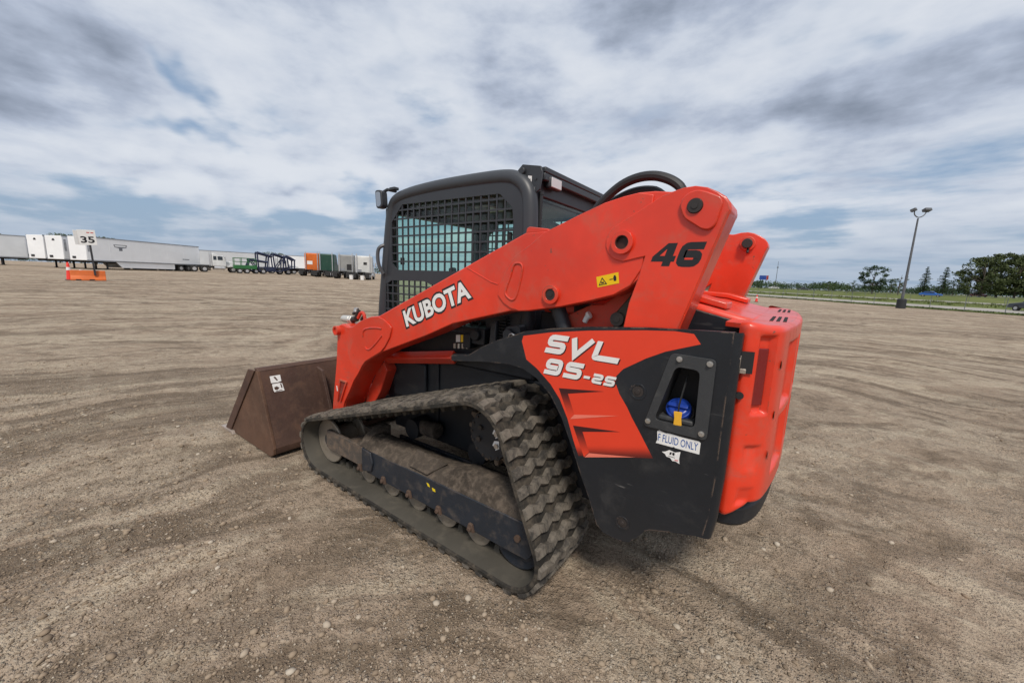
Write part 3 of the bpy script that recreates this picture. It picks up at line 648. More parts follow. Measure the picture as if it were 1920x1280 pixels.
for a in range(nS+1):
    s = S*a/nS; k = max(0, min(len(arc)-2, int(np.searchsorted(arc, s, 'right'))-1)); t = (s-arc[k])/(arc[k+1]-arc[k])
    p0, p1 = Vector(pl[k]), Vector(pl[k+1]); p = p0.lerp(p1, t); d = (p1-p0).normalized(); n = Vector((d.y, -d.x))
    if n.x > 0 and abs(p.y) < .6: n = -n
    if n.dot(Vector((p.x+.5, p.y*.3))) < 0: n = -n
    e = ss(.02, .14, min(s, S-s)); zb = DZ0+.055*float(e); zt = DZ1-.012*float(e)
    for c_ in range(nZ+1):
        z = zb+(zt-zb)*c_/nZ; r_ = .022; edge = min(z-zb, zt-z); inn = 0 if edge > r_ else r_-math.sqrt(max(0, r_*r_-(r_-edge)**2))
        q = p - n*(door_depth(s, z)+inn); V.append((q.x, q.y, z))
for a in range(nS):
    for c_ in range(nZ): i0 = a*(nZ+1)+c_; F.append((i0, i0+1, i0+nZ+2, i0+nZ+1))
door = ob('rear_door', (V, F), RED, LD, smooth=50)
tp = [(V[a*(nZ+1)+nZ][0], V[a*(nZ+1)+nZ][1]) for a in range(0, nS+1, 2)]
ob('door_top', merge(prism(tp + [(-.70,-.72), (-.70,.72)], 1.355, 1.3725, 'z')), RED, door, bevel=.003)
ob('door_inner', merge(prism([(-.80,.70),(-.80,-.70),(-.74,-.72),(-.74,.72)], .64, 1.36, 'z')), HOLE, door)
for r_ in range(3):
    for k in range(6):
        for sy_ in (1, -1): ob('vent_slot', box(-.880+.022*r_, -.868+.022*r_, sy_*(.50-.052*k)-.016, sy_*(.50-.052*k)+.016, 1.3715, 1.3745), HOLE, door)
for s in (1, -1):
    # lens sits in the lamp pocket on the slanted corner
    a = Vector((-.815, .770)); bq = Vector((-.846, .738))
    ob('tail_lamp', side(xf(box(-.024, .024, -.004, .004, 1.088, 1.292), Matrix.Translation(((a.x+bq.x)/2+.004, (a.y+bq.y)/2-.004, 0)) @ Matrix.Rotation(math.atan2(bq.y-a.y, bq.x-a.x), 4, 'Z')), s), REFL, door, bevel=.003)
    ob('latch_pocket', side(xf(box(-.024, .024, -.002, .002, 1.205, 1.282), Matrix.Translation((-.785, .800, 0)) @ Matrix.Rotation(R(-161), 4, 'Z')), s), HOLE, door)
    ob('latch_bracket', side(merge(box(-.772, -.758, .798, .822, 1.225, 1.27), cyl((-.765,.822,1.258), (-.765,.826,1.258), .006), box(-.790, -.765, .800, .812, 1.205, 1.222)), s), WORN, door, bevel=.002)
    ob('lock_hole', side(cyl((-.778,.797,1.125), (-.782,.806,1.125), .013, n=14), s), HOLE, door)
for cz, cy in ((1.235, .694), (1.05, .690), (.90, .700)):
    ob('paint_chip', prism([(cy-.010,cz-.012),(cy+.006,cz-.016),(cy+.011,cz+.004),(cy+.002,cz+.016),(cy-.008,cz+.010)], -.8868, -.8862, 'x'), mat('chipped_primer', (.16,.085,.05), .8), door)
ob('rear_bumper', merge(prism(smoothline([(-.55,.72),(-.78,.72),(-.850,.66),(-.895,.50),(-.925,.0),(-.895,-.50),(-.850,-.66),(-.78,-.72),(-.55,-.72)], 2), .575, .66, 'z'), box(-.74, -.50, -.70, .70, .52, .56)), CHAS, LD, bevel=.02)

# ---- rear fenders
ftop = [(.589,1.074),(.466,1.092),(.38,1.145),(.281,1.193),(.155,1.239),(.117,1.256),(-.027,1.285),(-.212,1.311),(-.45,1.333),(-.613,1.341),(-.745,1.347)]
frear = [(-.746,1.232),(-.745,.812),(-.738,.658),(-.726,.572),(-.699,.568),(-.632,.55),(-.539,.52),(-.517,.506),(-.489,.463),(-.46,.429),(-.419,.418),(-.345,.423),(-.312,.447),(-.267,.558),(-.222,.649),(-.165,.775),(-.108,.891),(-.045,.982),(.034,1.046),(.115,1.079),(.199,1.086),(.331,1.076),(.589,1.043)]
fpoly = ftop+frear
opening = roundpoly([(-.573,1.203),(-.655,1.200),(-.658,.985),(-.514,.984)], .022)
for s in (1, -1):
    fd = ob('fender', side(plate(fpoly, [opening], .812, .840), s), BLK, LD, bevel=.003)
    Vf, Ff = [], []; edge = [(-.745,1.347),(-.746,1.232),(-.745,.812),(-.738,.658),(-.726,.572)]
    for x, z in edge:
        for k in range(9): a = R(11.25*k); Vf.append((x-.0265*math.sin(a), .8135+.0265*math.cos(a), z))
    for a in range(len(edge)-1):
        for k in range(8): Ff.append((a*9+k, a*9+k+1, a*9+k+10, a*9+k+9))
    ob('fender_fold', side((Vf, Ff), s), BLK, fd, smooth=60)
    ob('fender_return', side(merge(prism([(-.772,1.340),(-.760,1.340),(-.742,.58),(-.754,.58)], .70, .8135)), s), BLK, fd, bevel=.004)
    ob('fender_lip', side(merge(prism([(.117,1.252),(-.027,1.281),(-.212,1.307),(-.45,1.329),(-.745,1.343),(-.745,1.331),(-.45,1.317),(-.212,1.295),(.117,1.238)], .775, .812)), s), BLK, fd, bevel=.003)
    dec = ob('fender_decal', side(plate([(.116,1.236),(.124,1.21),(.094,1.126),(.033,1.092),(-.043,1.033),(-.096,.972),(-.14,.892),(-.175,.802),(-.205,.735),(-.522,.824),(-.457,.922),(-.425,.968),(-.403,1.005),(-.367,1.053),(-.346,1.098),(-.342,1.108),(-.349,1.126),(-.374,1.158),(-.461,1.215),(-.529,1.251),(-.646,1.294),(-.620,1.328),(-.554,1.331),(-.45,1.323),(-.213,1.296),(-.028,1.268)], [], .8402, .8408), s), DECR, fd)
    for dz, dx, k in ((0, 0, 1.), (-.155, -.082, 1.05)):
        q = lambda x, z: (x+dx, z+dz)
        vd_ = vent_mat('print_vent_fade_%d' % (1 if dz == 0 else 2), 1.02+dz)
        ob('printed_shade', side(plate([q(-.088,1.022), q(-.30,1.050), q(-.135,1.006), q(-.172,.922), q(-.150,.893), q(-.115,.965)], [], .8411, .8414), s), vd_, dec)
        ob('printed_glint', side(plate([q(-.172,.918), q(-.372,.962), q(-.153,.893)], [], .8416, .8419), s), VLT, dec)
    rp = ob('filler_plate', side(plate(roundpoly([(-.552,1.250),(-.703,1.246),(-.702,.950),(-.474,.949)], .018), [opening], .840, .849), s), PLAS, fd, bevel=.003)
    rc = [(x, z) for x, z in opening]
    inn = [(-.585+(x+.585)*.9, 1.09+(z-1.09)*.92) for x, z in opening]
    nO = len(rc); Vr = [(x, .845, z) for x, z in rc]+[(x, .735, z) for x, z in inn]
    ob('filler_recess', side((Vr, [(i, (i+1) % nO, nO+(i+1) % nO, nO+i) for i in range(nO)]+[tuple(range(nO, 2*nO))]), s), HOLE, rp, smooth=60)
    ob('recess_shelf', side(prism([(-.520,.985),(-.652,.985),(-.650,1.005),(-.528,1.005)], .735, .838), s), PLAS, rp, bevel=.006)
    for x, z in ((-.583,1.232), (-.684,1.230), (-.492,.973), (-.683,.972)):
        ob('plate_bolt', side(merge(cyl((x,.849,z), (x,.853,z), .0105, n=14), cyl((x,.853,z), (x,.860,z), .007, n=6)), s), STEEL, rp)
    Mc = Matrix.Translation((-.588, .782, 1.012)) @ Matrix.Rotation(R(-42), 4, 'X')
    cap = ob('fuel_cap', side(xf(merge(cyl((0,0,0), (0,0,.034), .046, n=28), cyl((0,0,.034), (0,0,.042), .041, .032, 28), box(-.036, .036, -.009, .009, .036, .054)), Mc), s), BLUEC, rp, bevel=.003)
    ob('cap_ring', side(xf(cyl((0,0,-.012), (0,0,.006), .054, n=28), Mc), s), DKPIN, cap)
    ob('cap_strap', side(tube([(-.606,.79,1.168),(-.602,.825,1.11),(-.597,.842,1.06),(-.597,.845,1.02)], .0035, 6), s), HOLE, rp)
    ob('cap_tag', side(xf(prism(roundpoly([(-.015,-.027),(.014,-.027),(.011,0),(.014,.026),(-.016,.026),(-.013,0)], .004), -.003, .003), Matrix.Translation((-.597,.846,1.008)) @ Matrix.Rotation(R(4), 4, 'Y')), s), YEL, rp, bevel=.001)
    for (x, z), r_ in (((-.44,1.078), .027), ((-.425,.503), .024)):
        pg = ob('bolt_recess', side(merge(plate(circ((x, z), r_+.006, 32), [circ((x, z), r_-.002, 32)], .838, .8425)), s), BLK, fd, bevel=.001)
        ob('fender_bolt', side(merge(cyl((x,.812,z), (x,.8412,z), r_*.80), cyl((x,.8412,z), (x,.846,z), r_*.42, r_*.36, 16), cyl((x,.846,z), (x,.8465,z), r_*.18, n=10)), s), mat('dark_bolt', (.035,.028,.026), .5, dust=.35), pg, bevel=.002)
    if s < 0: continue
    U, Vv = (-1, 0, 0), (0, 0, 1)
    for seq, w, h, gap, sh_, org in (('SVL', .094, .080, .020, .34, (-.004, 1.178)), ('95', .082, .070, .017, .30, (-.004, 1.079)), ('-2s', .044, .040, .010, .28, (-.196, 1.078))):
        g = glyphs(seq, w, h, gap, sh_, .30)
        ob('printed_letter_shadow', onplane(g, (org[0]-.005, .8412, org[1]-.004), U, Vv), SHADW, dec, smooth=0)
        ob('printed_letters', onplane(g, (org[0], .8416, org[1]), U, Vv), WHT, dec, smooth=0)
    stk = ob('fluid_sticker', plate([(-.528,.938),(-.535,.944),(-.560,.938),(-.575,.941),(-.62,.9385),(-.676,.939),(-.683,.934),(-.683,.890),(-.60,.890),(-.594,.893),(-.588,.890),(-.527,.890),(-.532,.905)], [], .8402, .8407), WHT, fd)
    ob('printed_letters', onplane(fit2d(textgeo('F FLUID ONLY', 0, .008), .142, .030), (-.534, .8410, .901), U, Vv), BLUEI, stk, smooth=0)
    tn = ob('torn_sticker', plate([(-.553,.861),(-.566,.866),(-.579,.876),(-.60,.872),(-.619,.880),(-.617,.850),(-.620,.832),(-.606,.838),(-.594,.836),(-.585,.846),(-.571,.847),(-.566,.855)], [], .8402, .8407), WHT, fd)
    for q in ([(-.582,.868),(-.589,.870),(-.588,.860),(-.581,.858)], [(-.592,.871),(-.600,.869),(-.599,.858),(-.591,.860)], [(-.578,.853),(-.602,.852),(-.602,.850),(-.578,.851)]): ob('printed_mark', plate(q, [], .8409, .8411), INK, tn)
    ob('printed_mark', plate([(-.601,.845),(-.614,.846),(-.614,.840),(-.602,.840)], [], .8409, .8411), mat('print_pale_red', (.6,.25,.25), .5), tn)

# ---- lift arms
boom = [(1.93,.40),(1.925,.479),(1.849,.823),(1.824,1.009),(1.829,1.077),(1.811,1.11),(1.766,1.128),(1.73,1.127),(1.70,1.118),(1.659,1.116),(1.612,1.127),(1.571,1.15),(1.52,1.174),(1.464,1.195),(1.40,1.213),(1.313,1.225),
        (.162,1.714),(.044,1.718),(-.116,1.78),(-.225,1.819),(-.301,1.836),(-.362,1.845),(-.422,1.844),(-.48,1.836),(-.496,1.838),(-.527,1.846),(-.564,1.848),(-.60,1.84),(-.637,1.821),(-.663,1.803),(-.68,1.781),(-.685,1.758),(-.679,1.743),(-.561,1.343),(-.52,1.20),(-.36,1.20),
        (-.344,1.324),(-.358,1.422),(-.383,1.507),(-.344,1.474),(-.293,1.446),(-.197,1.418),(-.046,1.38),(.124,1.349),(.18,1.343),(.231,1.342),(.632,1.240),(.85,1.148),(1.289,.985),(1.401,.926),(1.472,.889),(1.513,.85),(1.561,.788),(1.622,.722),(1.674,.643),(1.754,.533),(1.80,.40)]
front_pl = [(1.928,.42),(1.921,.479),(1.846,.823),(1.821,1.009),(1.826,1.077),(1.808,1.107),(1.766,1.125),(1.73,1.124),(1.70,1.115),(1.659,1.113),(1.612,1.124),(1.571,1.147),(1.52,1.171),(1.464,1.192),(1.40,1.210),(1.313,1.222),(1.262,1.212),(1.23,1.198),(1.195,1.180),(1.175,1.163),(1.176,1.148),(1.194,1.097),(1.244,1.03),(1.291,.987),(1.401,.930),(1.472,.893),(1.513,.854),(1.561,.792),(1.622,.726),(1.674,.647),(1.754,.537),(1.80,.42)]
mid_pl = [(.060,1.709),(.132,1.657),(.217,1.607),(.265,1.54),(.309,1.458),(.314,1.416),(.275,1.377),(.231,1.355),(.18,1.346),(.124,1.352),(-.046,1.383),(-.197,1.421),(-.293,1.449),(-.36,1.49),(-.40,1.56),(-.42,1.83),(-.362,1.842),(-.301,1.833),(-.225,1.816),(-.116,1.777)]
upr_pl = [(-.48,1.829),(-.453,1.822),(-.27,1.715),(-.252,1.695),(-.245,1.672),(-.245,1.645),(-.256,1.618),(-.272,1.600),(-.288,1.59),(-.322,1.582),(-.408,1.603),(-.404,1.584),(-.386,1.507),(-.361,1.422),(-.347,1.324),(-.36,1.20),(-.52,1.20),(-.557,1.343),(-.675,1.743),(-.681,1.758),(-.676,1.779),(-.66,1.80),(-.637,1.818),(-.60,1.837),(-.564,1.845),(-.527,1.843),(-.496,1.835)]
pad = [(-.521,1.775),(-.526,1.802),(-.546,1.822),(-.576,1.829),(-.608,1.819),(-.652,1.798),(-.659,1.780),(-.645,1.707),(-.625,1.690),(-.601,1.694),(-.539,1.735)]
for s in (1, -1):
    bm_ = ob('lift_arm', side(prism(boom, .625, .790), s), RED, LD, bevel=.006, seg=3)
    if s < 0: bm_.location.x = -.03
    ib = ob('inner_boss', side(cyl((-.573,.626,1.774), (-.573,.600,1.774), .045, n=28), s), REDD, bm_, bevel=.004)
    ob('inner_pin', side(merge(cyl((-.573,.600,1.774), (-.573,.575,1.774), .030), cyl((-.58,.605,1.745), (-.58,.590,1.715), .008, n=8)), s), DKPIN, ib, bevel=.004)
    # proud plates welded on the outer face
    ob('arm_plate', side(prism(mid_pl, .7895, .797), s), RED, bm_, bevel=.003)
    ob('tower_cheek', side(prism(upr_pl, .7895, .803), s), RED, bm_, bevel=.003)
    fp = ob('arm_foot_plate', side(prism(front_pl, .7895, .800), s), RED, bm_, bevel=.004)
    pd = ob('pivot_pad', side(prism(roundpoly(pad, .012), .8028, .818), s), RED, bm_, bevel=.004)
    ob('pivot_pin', side(merge(cyl((-.573,.818,1.774), (-.573,.826,1.774), .027, .024), cyl((-.573,.826,1.774), (-.573,.829,1.774), .011, n=12)), s), DKPIN, pd)
    bs = ob('arm_boss', side(plate(circ((-.318,1.656), .045, 36), [circ((-.318,1.656), .027, 36)], .802, .822), s), RED, bm_, bevel=.006)
    ob('boss_bore', side(merge(plate(circ((-.318,1.656), .0275, 36), [circ((-.318,1.656), .024, 36)], .8022, .8185), cyl((-.318,.8032,1.656), (-.318,.8042,1.656), .0275)), s), mat('bore_dark', (.05,.014,.010), .6), bs)
    b2 = ob('arm_boss', side(merge(plate(circ((.0,1.434), .042, 32), [circ((.0,1.434), .026, 32)], .796, .814)), s), RED, bm_, bevel=.005)
    ob('cylinder_pin', side(merge(cyl((.0,.797,1.434), (.0,.809,1.434), .025), cyl((.0,.809,1.434), (.0,.812,1.434), .010, n=12)), s), DKPIN, b2)
    sl = smoothline([(.205,1.575),(.175,1.573),(.163,1.553),(.180,1.47),(.200,1.405),(.225,1.394),(.262,1.418),(.264,1.440),(.235,1.51),(.222,1.56)], 2, True)
    ob('slot_weld', side(tube([(x, .798, z) for x, z in sl], .0055, 6, True), s), RED, bm_)
    ob('front_pin', side(merge(plate(circ((1.797,1.078), .034, 28), [circ((1.797,1.078), .021, 28)], .798, .830), cyl((1.797,.80,1.078), (1.797,.822,1.078), .0205)), s), REDD, fp, bevel=.004)
    dw = smoothline([(1.491,1.066),(1.488,1.10),(1.465,1.122),(1.414,1.135),(1.331,1.146),(1.275,1.144)], 2); d2 = smoothline([(1.462,.998),(1.445,.982),(1.41,.986),(1.334,1.043),(1.272,1.10)], 2)
    ob('arm_weld', side(merge(tube([(x, .800, z) for x, z in dw], .0065, 6), tube([(x, .800, z) for x, z in d2], .0065, 6)), s), RED, fp)
    ob('arm_weld', side(tube([(.53,.790,1.548),(.36,.790,1.478),(.318,.791,1.47)], .003, 5), s), RED, bm_)
    ob('stop_bracket', side(merge(box(1.700, 1.800, .799, .812, .695, .708), prism([(1.80,.70),(1.785,.70),(1.83,.53),(1.845,.53)], .799, .812), prism([(1.715,.70),(1.70,.70),(1.79,.53),(1.805,.53)], .799, .812)), s), REDD, fp, bevel=.002)
    ob('pocket_back', side(prism([(1.785,.697),(1.713,.697),(1.80,.53),(1.828,.53)], .7995, .8025), s), mat('dark_red_pocket', (.20,.02,.012), .6, dust=.5), fp)
    ob('arm_stop', side(merge(prism([(.165,1.712),(.160,1.735),(.145,1.742),(.045,1.728),(.03,1.716)], .70, .786)), s), RED, bm_, bevel=.004)
    ob('inner_gusset', side(prism([(1.50,.86),(1.58,.78),(1.70,.60),(1.78,.42),(1.70,.42),(1.55,.62),(1.46,.80)], .54, .63), s), REDD, bm_, bevel=.006)
    if s < 0: continue
    ob('pin_plate', prism([(1.858,.645),(1.846,.642),(1.838,.605),(1.850,.602)], .8005, .8015), WHT, fp)
    u = Vector((-.929, 0, .371)); v = Vector((.371, 0, .929)); t = fit2d(textgeo('KUBOTA', 0, .035), .578, .105)
    tO = fit2d(textgeo('KUBOTA', 0, .085), .602, .129)
    ob('printed_letter_outline', onplane(tO, Vector((1.030, .7906, 1.178))-u*.012-v*.012, u, v), INK, bm_, smooth=0)
    ob('printed_letters', onplane(t, (1.030, .7912, 1.178), u, v), WHT, bm_, smooth=0)
    def four(w, h):
        P4 = [(.50,1.0),(.92,1.0),(.92,.45),(1.06,.45),(1.06,.20),(.92,.20),(.92,0),(.54,0),(.54,.20),(-.02,.20),(-.02,.42)]; H4 = [(.54,.45),(.30,.45),(.54,.76)]
        tri = tessellate_polygon([[Vector((a, b_, 0)) for a, b_ in q] for q in (P4, H4)]); return [(a*w, b_*h) for a, b_ in P4+H4], [tuple(t) for t in tri]
    g4 = four(.078, .084); g6 = glyphs('6', .076, .084, 0, 0, .31)
    gn_ = [(a+b_*.28, b_) for a, b_ in g4[0]], g4[1]; g6_ = [(a+.092+b_*.28, b_) for a, b_ in g6[0]], g6[1]
    ob('unit_number', onplane(gn_, (-.430, .8036, 1.566), (-1, 0, 0), (0, 0, 1)), INK, bm_, smooth=0); ob('unit_number', onplane(g6_, (-.430, .8036, 1.566), (-1, 0, 0), (0, 0, 1)), INK, bm_, smooth=0)
    ys = ob('warning_sticker', prism([(-.212,1.519),(-.306,1.541),(-.313,1.497),(-.221,1.476)], .7975, .7982), YELS, bm_)
    uu, vv = Vector((-.974, 0, .226)), Vector((.2, 0, .98)); og = Vector((-.221, .7985, 1.476))
    def q3(lst): return [(og.x+uu.x*a+vv.x*b_, og.z+uu.z*a+vv.z*b_) for a, b_ in lst]
    ob('printed_mark', plate(q3([(.006,.006),(.044,.006),(.025,.038)]), [q3([(.012,.0095),(.038,.0095),(.025,.031)])], .7985, .7988), INK, ys)
    ob('printed_mark', plate(q3([(.018,.012),(.020,.022),(.024,.016),(.027,.022),(.032,.012)]), [], .7985, .7988), INK, ys)
    ob('printed_mark', plate(q3([(.056,.020),(.070,.020),(.070,.0235),(.056,.0235)]), [], .7985, .7988), INK, ys)
    ob('printed_mark', plate(q3([(.074,.012),(.084,.012),(.086,.026),(.082,.036),(.076,.034),(.072,.024)]), [], .7985, .7988), INK, ys)
ob('cross_tube', merge(cyl((1.80,-.63,.55), (1.80,.63,.55), .065), cyl((1.45,-.63,1.02), (1.45,.63,1.02), .05)), RED, LD)
for s in (1, -1):
    ob('tilt_cylinder', side(merge(cyl((1.72,.36,1.02), (1.98,.36,.72), .042), cyl((1.98,.36,.72), (2.08,.36,.60), .022)), s), CHAS, LD)
ob('quick_attach', merge(xf(box(-.03, .03, -.56, .56, -.22, .22), Matrix.Translation((2.14, 0, .42)) @ Matrix.Rotation(R(12), 4, 'Y')), box(1.92, 2.10, .45, .50, .25, .60), box(1.92, 2.10, -.50, -.45, .25, .60)), CHAS, LD, bevel=.01)
# auxiliary couplers on the left arm nose
cp = ob('hydraulic_coupler', merge(cyl((1.90,.70,1.150), (1.80,.70,1.152), .026, .030, 16), cyl((1.80,.70,1.152), (1.77,.70,1.152), .032, n=6)), mat('zinc', (.62,.60,.55), .4, metal=.6), LD, bevel=.004)
ob('coupler_fitting', merge(cyl((1.775,.70,1.150), (1.72,.70,1.165), .022, n=12), cyl((1.73,.70,1.165), (1.70,.70,1.215), .014, n=10), cyl((1.76,.70,1.20), (1.68,.70,1.222), .012, n=8)), DKPIN, cp)
ob('coupler_knob', merge(cyl((1.725,.70,1.215), (1.725,.70,1.24), .02, .014, 12), box(1.70, 1.74, .69, .71, 1.225, 1.245)), STEEL, cp, bevel=.003)
ob('coupler_hose', tube(smoothline([(1.70,.70,1.17),(1.665,.70,1.215),(1.635,.70,1.218),(1.615,.70,1.19),(1.61,.70,1.12)], 2), .012, 8), RED, cp)
ob('coupler_hose', tube(smoothline([(1.69,.68,1.155),(1.66,.68,1.19),(1.64,.68,1.16),(1.63,.68,1.10)], 2), .012, 8), HOSE, cp)
# hoses over the hood
ob('lift_hose', tube(smoothline([(.10,.57,1.62),(-.05,.59,1.78),(-.119,.60,1.855),(-.162,.60,1.893),(-.218,.60,1.931),(-.287,.60,1.951),(-.354,.60,1.950),(-.407,.60,1.932),(-.446,.60,1.909),(-.472,.60,1.882),(-.50,.59,1.80),(-.50,.58,1.65)], 2), .020, 10), HOSE, LD)
ob('lift_hose', tube(smoothline([(.0,.54,1.60),(-.10,.55,1.83),(-.174,.55,1.876),(-.245,.55,1.902),(-.309,.55,1.906),(-.37,.55,1.892),(-.44,.55,1.80),(-.45,.55,1.65)], 2), .020, 10), HOSE, LD)

# ---- cab
cpath = [(1.690,1.00),(1.692,1.20),(1.66,1.403),(1.597,1.799),(1.568,1.953),(1.533,2.026),(1.469,2.064),(1.345,2.089),(1.15,2.102),(.943,2.108),(.607,2.106),(.468,2.097),(.402,2.077),(.345,2.037),(.307,1.983),(.291,1.919),(.284,1.762),(.278,1.45),(.275,1.00)]
cp_s = smoothline(cpath, 2)
def inset(pts, d):
    o = []; L = len(pts)
    for i in range(L):
        a = Vector(pts[max(0, i-1)]); b_ = Vector(pts[min(L-1, i+1)]); t = (b_-a).normalized(); n = Vector((-t.y, t.x)); o.append((pts[i][0]+n.x*d, pts[i][1]+n.y*d))
    return o
tubepath = inset(cp_s, .040)
panel = inset(cp_s, .035)
win1 = roundpoly([(1.502,1.865),(1.384,1.979),(.522,1.970),(.431,1.887),(.417,1.79),(.425,1.533),(1.446,1.533),(1.509,1.58)], .012)
win2 = roundpoly([(1.579,1.427),(1.512,1.457),(1.149,1.460),(1.094,1.440),(.62,1.44),(.60,1.19),(1.593,1.19)], .012)
def bars(poly, y, x0, x1, dx, z0, z1, dz, w=.0052):
    xs = lambda z: sorted([p[0]+(q[0]-p[0])*(z-p[1])/(q[1]-p[1]) for p, q in zip(poly, poly[1:]+poly[:1]) if (p[1]-z)*(q[1]-z) < 0])
    zs = lambda x: sorted([p[1]+(q[1]-p[1])*(x-p[0])/(q[0]-p[0]) for p, q in zip(poly, poly[1:]+poly[:1]) if (p[0]-x)*(q[0]-x) < 0])
    g = []; x = x0
    while x < x1:
        r_ = zs(x)
        if len(r_) >= 2: g.append(box(x-w, x+w, y-.004, y+.004, r_[0]-.01, r_[-1]+.01))
        x += dx
    z = z0
    while z < z1:
        r_ = xs(z)
        if len(r_) >= 2: g.append(box(r_[0]-.01, r_[-1]+.01, y-.0035, y+.0035, z-w, z+w))
        z += dz
    return merge(*g)
for s in (1, -1):
    fr = ob('cab_frame', side(tube([(x, .510, z) for x, z in tubepath], .044, 14), s), CABR, LD, smooth=60)
    ob('side_panel', side(plate(panel, [win1, win2], .528, .540), s), CABG, fr, bevel=.002)
    ob('window_guard', side(bars(win1, .534, .484, 1.51, .0602, 1.592, 1.98, .0585), s), CABG, fr, smooth=0)
    ob('window_guard', side(bars(win2, .534, .66, 1.60, .0602, 1.245, 1.46, .0585), s), CABG, fr, smooth=0)
    ob('side_window', side(box(.40, 1.60, .500, .506, 1.18, 1.99), s), GLS, fr, smooth=0)
    ob('window_latch', side(merge(box(1.40, 1.425, .508, .53, 1.57, 1.62), box(.445, .47, .508, .53, 1.70, 1.76)), s), HOLE, fr, bevel=.004)
top_i = [k for k, p in enumerate(cp_s) if p[1] > 2.0]
rp_ = [cp_s[k] for k in top_i]; n_ = len(rp_)
Vr = [(x, -.51, z-.004) for x, z in rp_]+[(x, .51, z-.004) for x, z in rp_]+[(x, -.51, z-.07) for x, z in rp_]+[(x, .51, z-.07) for x, z in rp_]
Fr = [(i, i+1, n_+i+1, n_+i) for i in range(n_-1)]+[(2*n_+i, 3*n_+i, 3*n_+i+1, 2*n_+i+1) for i in range(n_-1)]
ob('cab_roof', (Vr, Fr), CABG, LD, smooth=50)
ob('headliner', merge(box(.55, 1.45, -.46, .46, 1.985, 2.03), box(1.10, 1.42, -.20, .20, 1.955, 1.985)), mat('headliner_grey', (.10,.105,.11), .8), LD, bevel=.01)
ob('dome_lamp', box(.85, 1.0, .05, .25, 1.972, 1.985), LAMPG, LD, bevel=.004)
ob('front_frame', merge(box(1.56, 1.63, -.50, -.44, 1.15, 1.98), box(1.56, 1.63, .44, .50, 1.15, 1.98), box(1.50, 1.58, -.48, .48, 1.93, 2.02), box(1.60, 1.68, -.50, .50, 1.02, 1.18)), CABG, LD, bevel=.01)
ob('windscreen', box(1.60, 1.606, -.46, .46, 1.16, 1.96), GLS, LD, smooth=0)
rf = ob('rear_frame', merge(box(.30, .345, -.52, -.44, 1.10, 1.99), box(.30, .345, .46, .52, 1.10, 1.99), box(.31, .345, -.46, .46, 1.955, 2.05), box(.30, .345, -.46, .46, 1.10, 1.46)), CABG, LD, bevel=.006)
ob('rear_window', plate(roundpoly([(.47,1.955),(-.45,1.955),(-.45,1.45),(.47,1.45)], .06), [], .322, .328, 'x'), GLS, rf, smooth=0)
ob('rear_beam', merge(box(.268, .318, -.52, .47, 2.070, 2.100), box(.27, .30, -.52, .47, 2.03, 2.07)), CABG, rf, bevel=.006)
for s in (1, -1):
    br = ob('beam_bracket', side(plate([(.424,2.088),(.392,2.115),(.274,2.092),(.262,2.06),(.275,1.975),(.311,1.952),(.340,1.985)], [], .500, .512), s), CABG, rf, bevel=.002)
    ob('bracket_bolt', side(cyl((.385,.512,2.078), (.385,.530,2.078), .018, n=16), s), CABG, br, bevel=.003); ob('bracket_rivet', side(cyl((.300,.512,2.03), (.300,.518,2.03), .006, n=8), s), CABG, br)
    wl = ob('work_lamp', side(merge(box(.262, .30, .30, .425, 1.998, 2.062)), s), CABG, rf, bevel=.012)
    ob('lamp_lens', side(box(.257, .263, .308, .417, 2.004, 2.056), s), LAMPG, wl, bevel=.004)
    ob('gas_strut', side(merge(cyl((.29,.47,1.955), (.29,.47,1.60), .011, n=10), cyl((.29,.47,1.955), (.29,.47,1.97), .014, n=10)), s), HOSE, rf)
    ob('wiper_motor', side(cyl((.31,-.30,1.94), (.36,-.30,1.94), .06, n=16), s), HOLE, rf) if s > 0 else None
ob('bracket_sticker', prism([(.352,2.052),(.327,2.047),(.328,2.005),(.352,2.01)], .5122, .5128), WHT, rf); ob('printed_mark', prism([(.344,2.034),(.335,2.034),(.335,2.015),(.344,2.015)], .5129, .5132), INK, rf)
seat = ob('operator_seat', merge(box(.62, 1.05, -.25, .25, 1.16, 1.28), xf(box(-.06, .06, -.24, .24, 0, .46), Matrix.Translation((.62,0,1.24)) @ Matrix.Rotation(R(-9), 4, 'Y')), xf(box(-.04, .04, -.13, .13, .47, .66), Matrix.Translation((.62,0,1.24)) @ Matrix.Rotation(R(-9), 4, 'Y'))), SEATM, LD, bevel=.035, seg=3)
for s in (1, -1): ob('arm_rest', side(merge(box(.75, 1.12, .29, .37, 1.36, 1.41), cyl((1.08,.33,1.41), (1.10,.33,1.56), .022, .028, 12)), s), SEATM, seat, bevel=.01)
mr = ob('side_mirror', merge(prism(roundpoly([(1.610,2.085),(1.535,2.080),(1.525,1.965),(1.595,1.955)], .025), .55, .60), tube([(1.59,.57,2.06),(1.53,.55,2.09),(1.46,.53,2.075)], .012, 8), box(1.44, 1.50, .52, .56, 2.08, 2.10)), CABG, LD, bevel=.006)
ob('mirror_glass', prism(roundpoly([(1.600,2.072),(1.545,2.068),(1.537,1.975),(1.585,1.967)], .02), .5995, .602), mat('mirror_face', (.35,.37,.4), .08, metal=1.), mr)
ob('grab_handle', tube(smoothline([(1.56,.50,1.72),(1.60,.575,1.70),(1.615,.585,1.65),(1.605,.585,1.56),(1.58,.56,1.50)], 2), .013, 8), mat('handle_grey', (.07,.072,.078), .4), LD)

